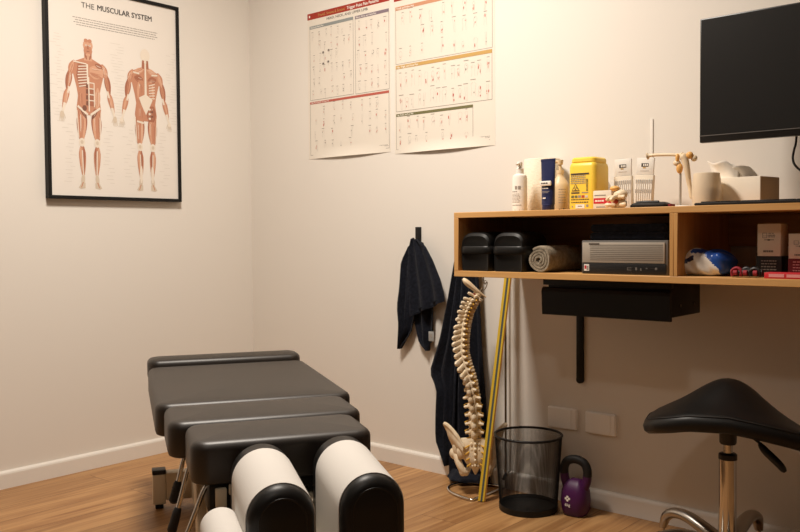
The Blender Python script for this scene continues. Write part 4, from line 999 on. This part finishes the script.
# ------------------------------------------------------------------ treatment table
TA = math.radians(-31.28)
tt = thing('treatment_table', 'black leather chiropractic treatment table with two paper covered face cushions', 'treatment table', (-.943, -1.09, 0), TA)
L_ = M['leather']
def cushion(name, w, y0, y1, zt, th, cx=0, rad=.020, crown=.005, taper=0, tilt=0):
    l = y1-y0; b = B()
    r = rad; pr = [(.010, 0), (.003, .004), (0, .014)]+[(r*(1-math.cos(a)), th-r+r*math.sin(a)) for a in [math.radians(x) for x in (0, 22, 45, 67, 90)]]
    X = Matrix.Translation((cx, (y0+y1)/2, zt-th-crown)) @ Matrix.Rotation(tilt, 4, 'X')
    b.slab(w, l, pr, .042, L_, X, crown=crown, seg=8, taper=taper)
    o = b.obj(name, tt)
    b2 = B(); hw, hl = w/2-.006, l/2-.006; pts = []
    for sx, sy, a0 in ((1, 1, 0), (-1, 1, 90), (-1, -1, 180), (1, -1, 270)):
        for k in range(7):
            a = math.radians(a0+15*k); c = .036; x = sx*(hw-c)+c*math.cos(a); y = sy*(hl-c)+c*math.sin(a)
            pts.append(X @ Vector((x*(1+taper*y/l), y, th-.0102)))
    b2.tube(pts, .0014, M['seam'], 6, closed=True); b2.obj('seam', o)
    return o
cushion('foot_cushion', .560, .392, .525, .522, .075, cx=-.004)
cushion('pelvic_cushion', .562, -.358, .375, .503, .092, cx=-.004)
cushion('lumbar_cushion', .502, -.615, -.374, .504, .092, cx=-.013)
cushion('thoracic_cushion', .426, -.852, -.631, .504, .098, cx=-.013)
# face cushions
def arch(w, h, n=20):
    o = [(w/2, 0)]
    for k in range(n+1):
        a = PI*k/n; o.append((w/2*math.cos(a), h-w/2+w/2*math.sin(a)))
    return o+[(-w/2, 0)]
def face_cushion(cx, yb, yf, ztop, w=.134, h=.215, slope=.085):
    def ring(y, ins):
        return [(cx+x, y, ztop-h+z+slope*(y-yb)) for x, z in arch(w-2*ins, h-ins)]
    b = B(); rr = .02
    rs = [ring(yb-.001*0, .03), ring(yb-.004, .016), ring(yb-.012, .005), ring(yb-.024, 0), ring(yf+.022, 0), ring(yf+.010, .004), ring(yf+.003, .012), ring(yf, .020)]
    b.loft(rs, M['leather2']); o = b.obj('face_cushion', tt)
    b = B(); b.tube([(p[0], yf+.0012, p[2]) for p in ring(yf, .021)], .0022, M['leather2'], 8); b.obj('piping', o)
    b = B(); outer = lambda y: [(cx+x, y, ztop-h+z+slope*(y-yb)) for x, z in arch(w+.004, h+.002)]
    inner = lambda y: [(cx+x, y, ztop-h+z+slope*(y-yb)) for x, z in arch(w+.001, h+.0005)]
    ya, yc = yb-.062, yf+.026
    b.loft([inner(ya), outer(ya), outer(yc), inner(yc), inner(ya)], M['paper'], False, (False, False)); p = b.obj('paper_cover', o); p['label'] = 'white paper cover'
face_cushion(-.078, -.872, -1.172, .501); face_cushion(.107, -.872, -1.172, .504)
b = B(); b.box((-.16, -1.15, .255), (.18, -.88, .277), M['beige_metal'], .004); b.obj('headpiece_plate', tt)
b = B(); b.box((.07, -.845, .355), (.17, -.60, .3719), M['beige_metal'], .003); b.box((-.17, -.60, .36), (.17, .36, .378), M['beige_metal'], .004)
b.box((-.20, -.58, .3779), (.20, -.40, .411), M['black_metal'], .003); b.box((-.22, -.32, .3779), (.22, .34, .410), M['black_metal'], .003); b.box((-.15, .35, .372), (.15, .50, .446), M['black_metal'], .003); b.box((-.06, -.83, .3715), (.14, -.66, .405), M['black_metal'], .003); b.obj('cushion_frame', tt)
DM = Matrix.Translation((-.058, .010, .047))
b = B(); b.box((-.13, -.845, .277), (-.03, -.70, .355), M['black_metal'], .01, DM); b.box((-.115, -.862, .30), (-.09, -.845, .345), M['beige_metal'], .003, DM); b.box((-.085, -.858, .328), (-.062, -.845, .352), M['beige_metal'], .003, DM); b.box((-.06, -.856, .285), (-.03, -.845, .305), M['black_plastic'], .003, DM)
b.lathe([(.012, -.01), (.012, .012)], M['alu'], 16, DM @ Matrix.Translation((-.07, -.865, .33)) @ Matrix.Rotation(PI/2, 4, 'X')); b.tube(rib([(-.12, -.86, .30), (-.10, -.875, .285), (-.06, -.87, .29), (-.04, -.86, .32)], 14), .005, M['rubber'], 8, DM); b.obj('drop_mechanism', tt)
b = B(); b.box((-.10, -.90, .24), (.12, -.60, .2549), M['beige_metal'], .003); b.box((-.028, -.88, .2549), (.12, -.62, .3549), M['beige_metal'], .004); b.obj('head_bracket', tt)
# pedestal, base rails, cross feet
b = B(); b.box((-.14, -.42, .10), (.14, .24, .3599), M['beige_metal'], .008); b.obj('pedestal', tt)
b = B(); X = Matrix.Translation((-.185, -.56, .355)) @ Matrix.Rotation(math.radians(-14), 4, 'X')
b.box((-.012, -.035, -.335), (.012, .035, 0), M['beige_metal'], .004, X); b.obj('side_strut', tt); b = B(); X2 = Matrix.Translation((.185, -.56, .355)) @ Matrix.Rotation(math.radians(-14), 4, 'X'); b.box((-.012, -.035, -.335), (.012, .035, 0), M['beige_metal'], .004, X2); b.obj('side_strut', tt)
for x in (-.12, .12): B().box((x-.025, -.62, .035), (x+.025, .31, .0999), M['beige_metal'], .004).obj('base_rail', tt)
for y in (.335, -.645):
    b = B(); b.box((-.231, y-.024, .030), (.231, y+.024, .128), M['beige_metal'], .004)
    for sg in (-1, 1):
        b.lathe([(.006, -.002), (.006, .003), (.003, .004)], M['black_metal'], 10, Matrix.Translation((sg*.205, y-.024, .075)) @ Matrix.Rotation(PI/2, 4, 'X'))
    cf = b.obj('cross_foot', tt)
    for sg in (-1, 1):
        b = B(); b.box((sg*.254-.0225, y-.024, .018), (sg*.254+.0225, y+.024, .124), M['beige_metal'], .003); b.obj('foot_post', cf)
        b = B(); b.box((sg*.254-.0235, y-.025, .1241), (sg*.254+.0235, y+.025, .140), M['black_plastic'], .003); b.obj('foot_cap', cf); b = B(); b.box((sg*.254-.014, y-.014, 0), (sg*.254+.014, y+.014, .0179), M['rubber'], .003); b.obj('foot_pad', cf)
# levers
for pts, grip in ((((-.205, -.55, .42), (-.219, -.55, .405), (-.238, -.55, .333), (-.251, -.55, .280)), .337), (((-.200, -.65, .42), (-.214, -.65, .405), (-.240, -.65, .312), (-.262, -.65, .236)), .300), (((-.120, -.80, .384), (-.165, -.80, .392), (-.190, -.80, .385), (-.212, -.80, .335), (-.232, -.80, .285), (-.262, -.80, .213)), .262)):
    pl = rib(pts, 30); b = B(); b.tube(pl, .0058, M['chrome'], 12); lv = b.obj('release_lever', tt)
    q = [p for p in pl if p.z < grip]; m_ = len(q)
    b = B(); b.tube(q, [.008]+[.0105+.0025*i/m_ for i in range(m_-2)]+[.008], M['rubber'], 14); b.obj('grip', lv)
# paper roll under the head end
t = thing('paper_roll', 'white roll of face paper beside the left face cushion', 'paper roll', (-.943, -1.09, 0), TA)
b = B(); X = Matrix.Translation((-.178, -.985, .352)) @ Matrix.Rotation(PI/2, 4, 'X')
b.lathe([(.014, -.0), (.039, -.0), (.042, .003), (.042, .287), (.039, .29), (.014, .29), (.014, 0)], M['paper'], 40, X, (False, False)); b.obj('roll', t)
b = B(); b.tube([(-.178, -.90, .352), (-.178, -1.29, .352)], .006, M['chrome'], 10); b.tube([(-.178, -.905, .352), (-.178, -.90, .33), (-.155, -.895, .285), (-.13, -.895, .266)], .006, M['chrome'], 10); b.obj('roll_holder', tt)

# ------------------------------------------------------------------ camera
cam = bpy.data.cameras.new('camera'); co = bpy.data.objects.new('camera', cam); COL.objects.link(co)
cam.sensor_fit = 'HORIZONTAL'; cam.sensor_width = 36; cam.lens = 36*856.3/800; cam.clip_start = .05
yaw, pit, rol = (math.radians(v) for v in (40.77, -2.028, -.413))
f = Vector((math.cos(yaw)*math.cos(pit), math.sin(yaw)*math.cos(pit), math.sin(pit)))
r = f.cross(Vector((0, 0, 1))).normalized(); u = r.cross(f)
r2 = r*math.cos(rol)+u*math.sin(rol); u2 = -r*math.sin(rol)+u*math.cos(rol)
Mx = Matrix((r2, u2, -f)).transposed().to_4x4(); Mx.translation = (-2.70414, -3.2899, .96); co.matrix_world = Mx
SC.camera = co

# ------------------------------------------------------------------ light
def area(name, loc, size, power, col, shape='DISK'):
    l = bpy.data.lights.new(name, 'AREA'); l.shape = shape; l.size = size; l.energy = power; l.color = col
    o = bpy.data.objects.new(name, l); COL.objects.link(o); o.location = loc; return o
WARM = (1, .905, .80)
area('ceiling_or_fill_light', (-1.22, -1.40, HC-.03), .42, 64, WARM)
area('ceiling_or_fill_light', (-2.8, -2.9, HC-.03), .24, 8, WARM)  # weak fill light added above the camera, no known fitting
w = bpy.data.worlds.new('world'); SC.world = w; w.use_nodes = True
w.node_tree.nodes['Background'].inputs[0].default_value = (.9, .8, .66, 1); w.node_tree.nodes['Background'].inputs[1].default_value = .02
vs = SC.view_settings; vs.view_transform = 'Standard'; vs.look = 'None'; vs.gamma = 1; vs.exposure = -.04
vs.use_curve_mapping = False
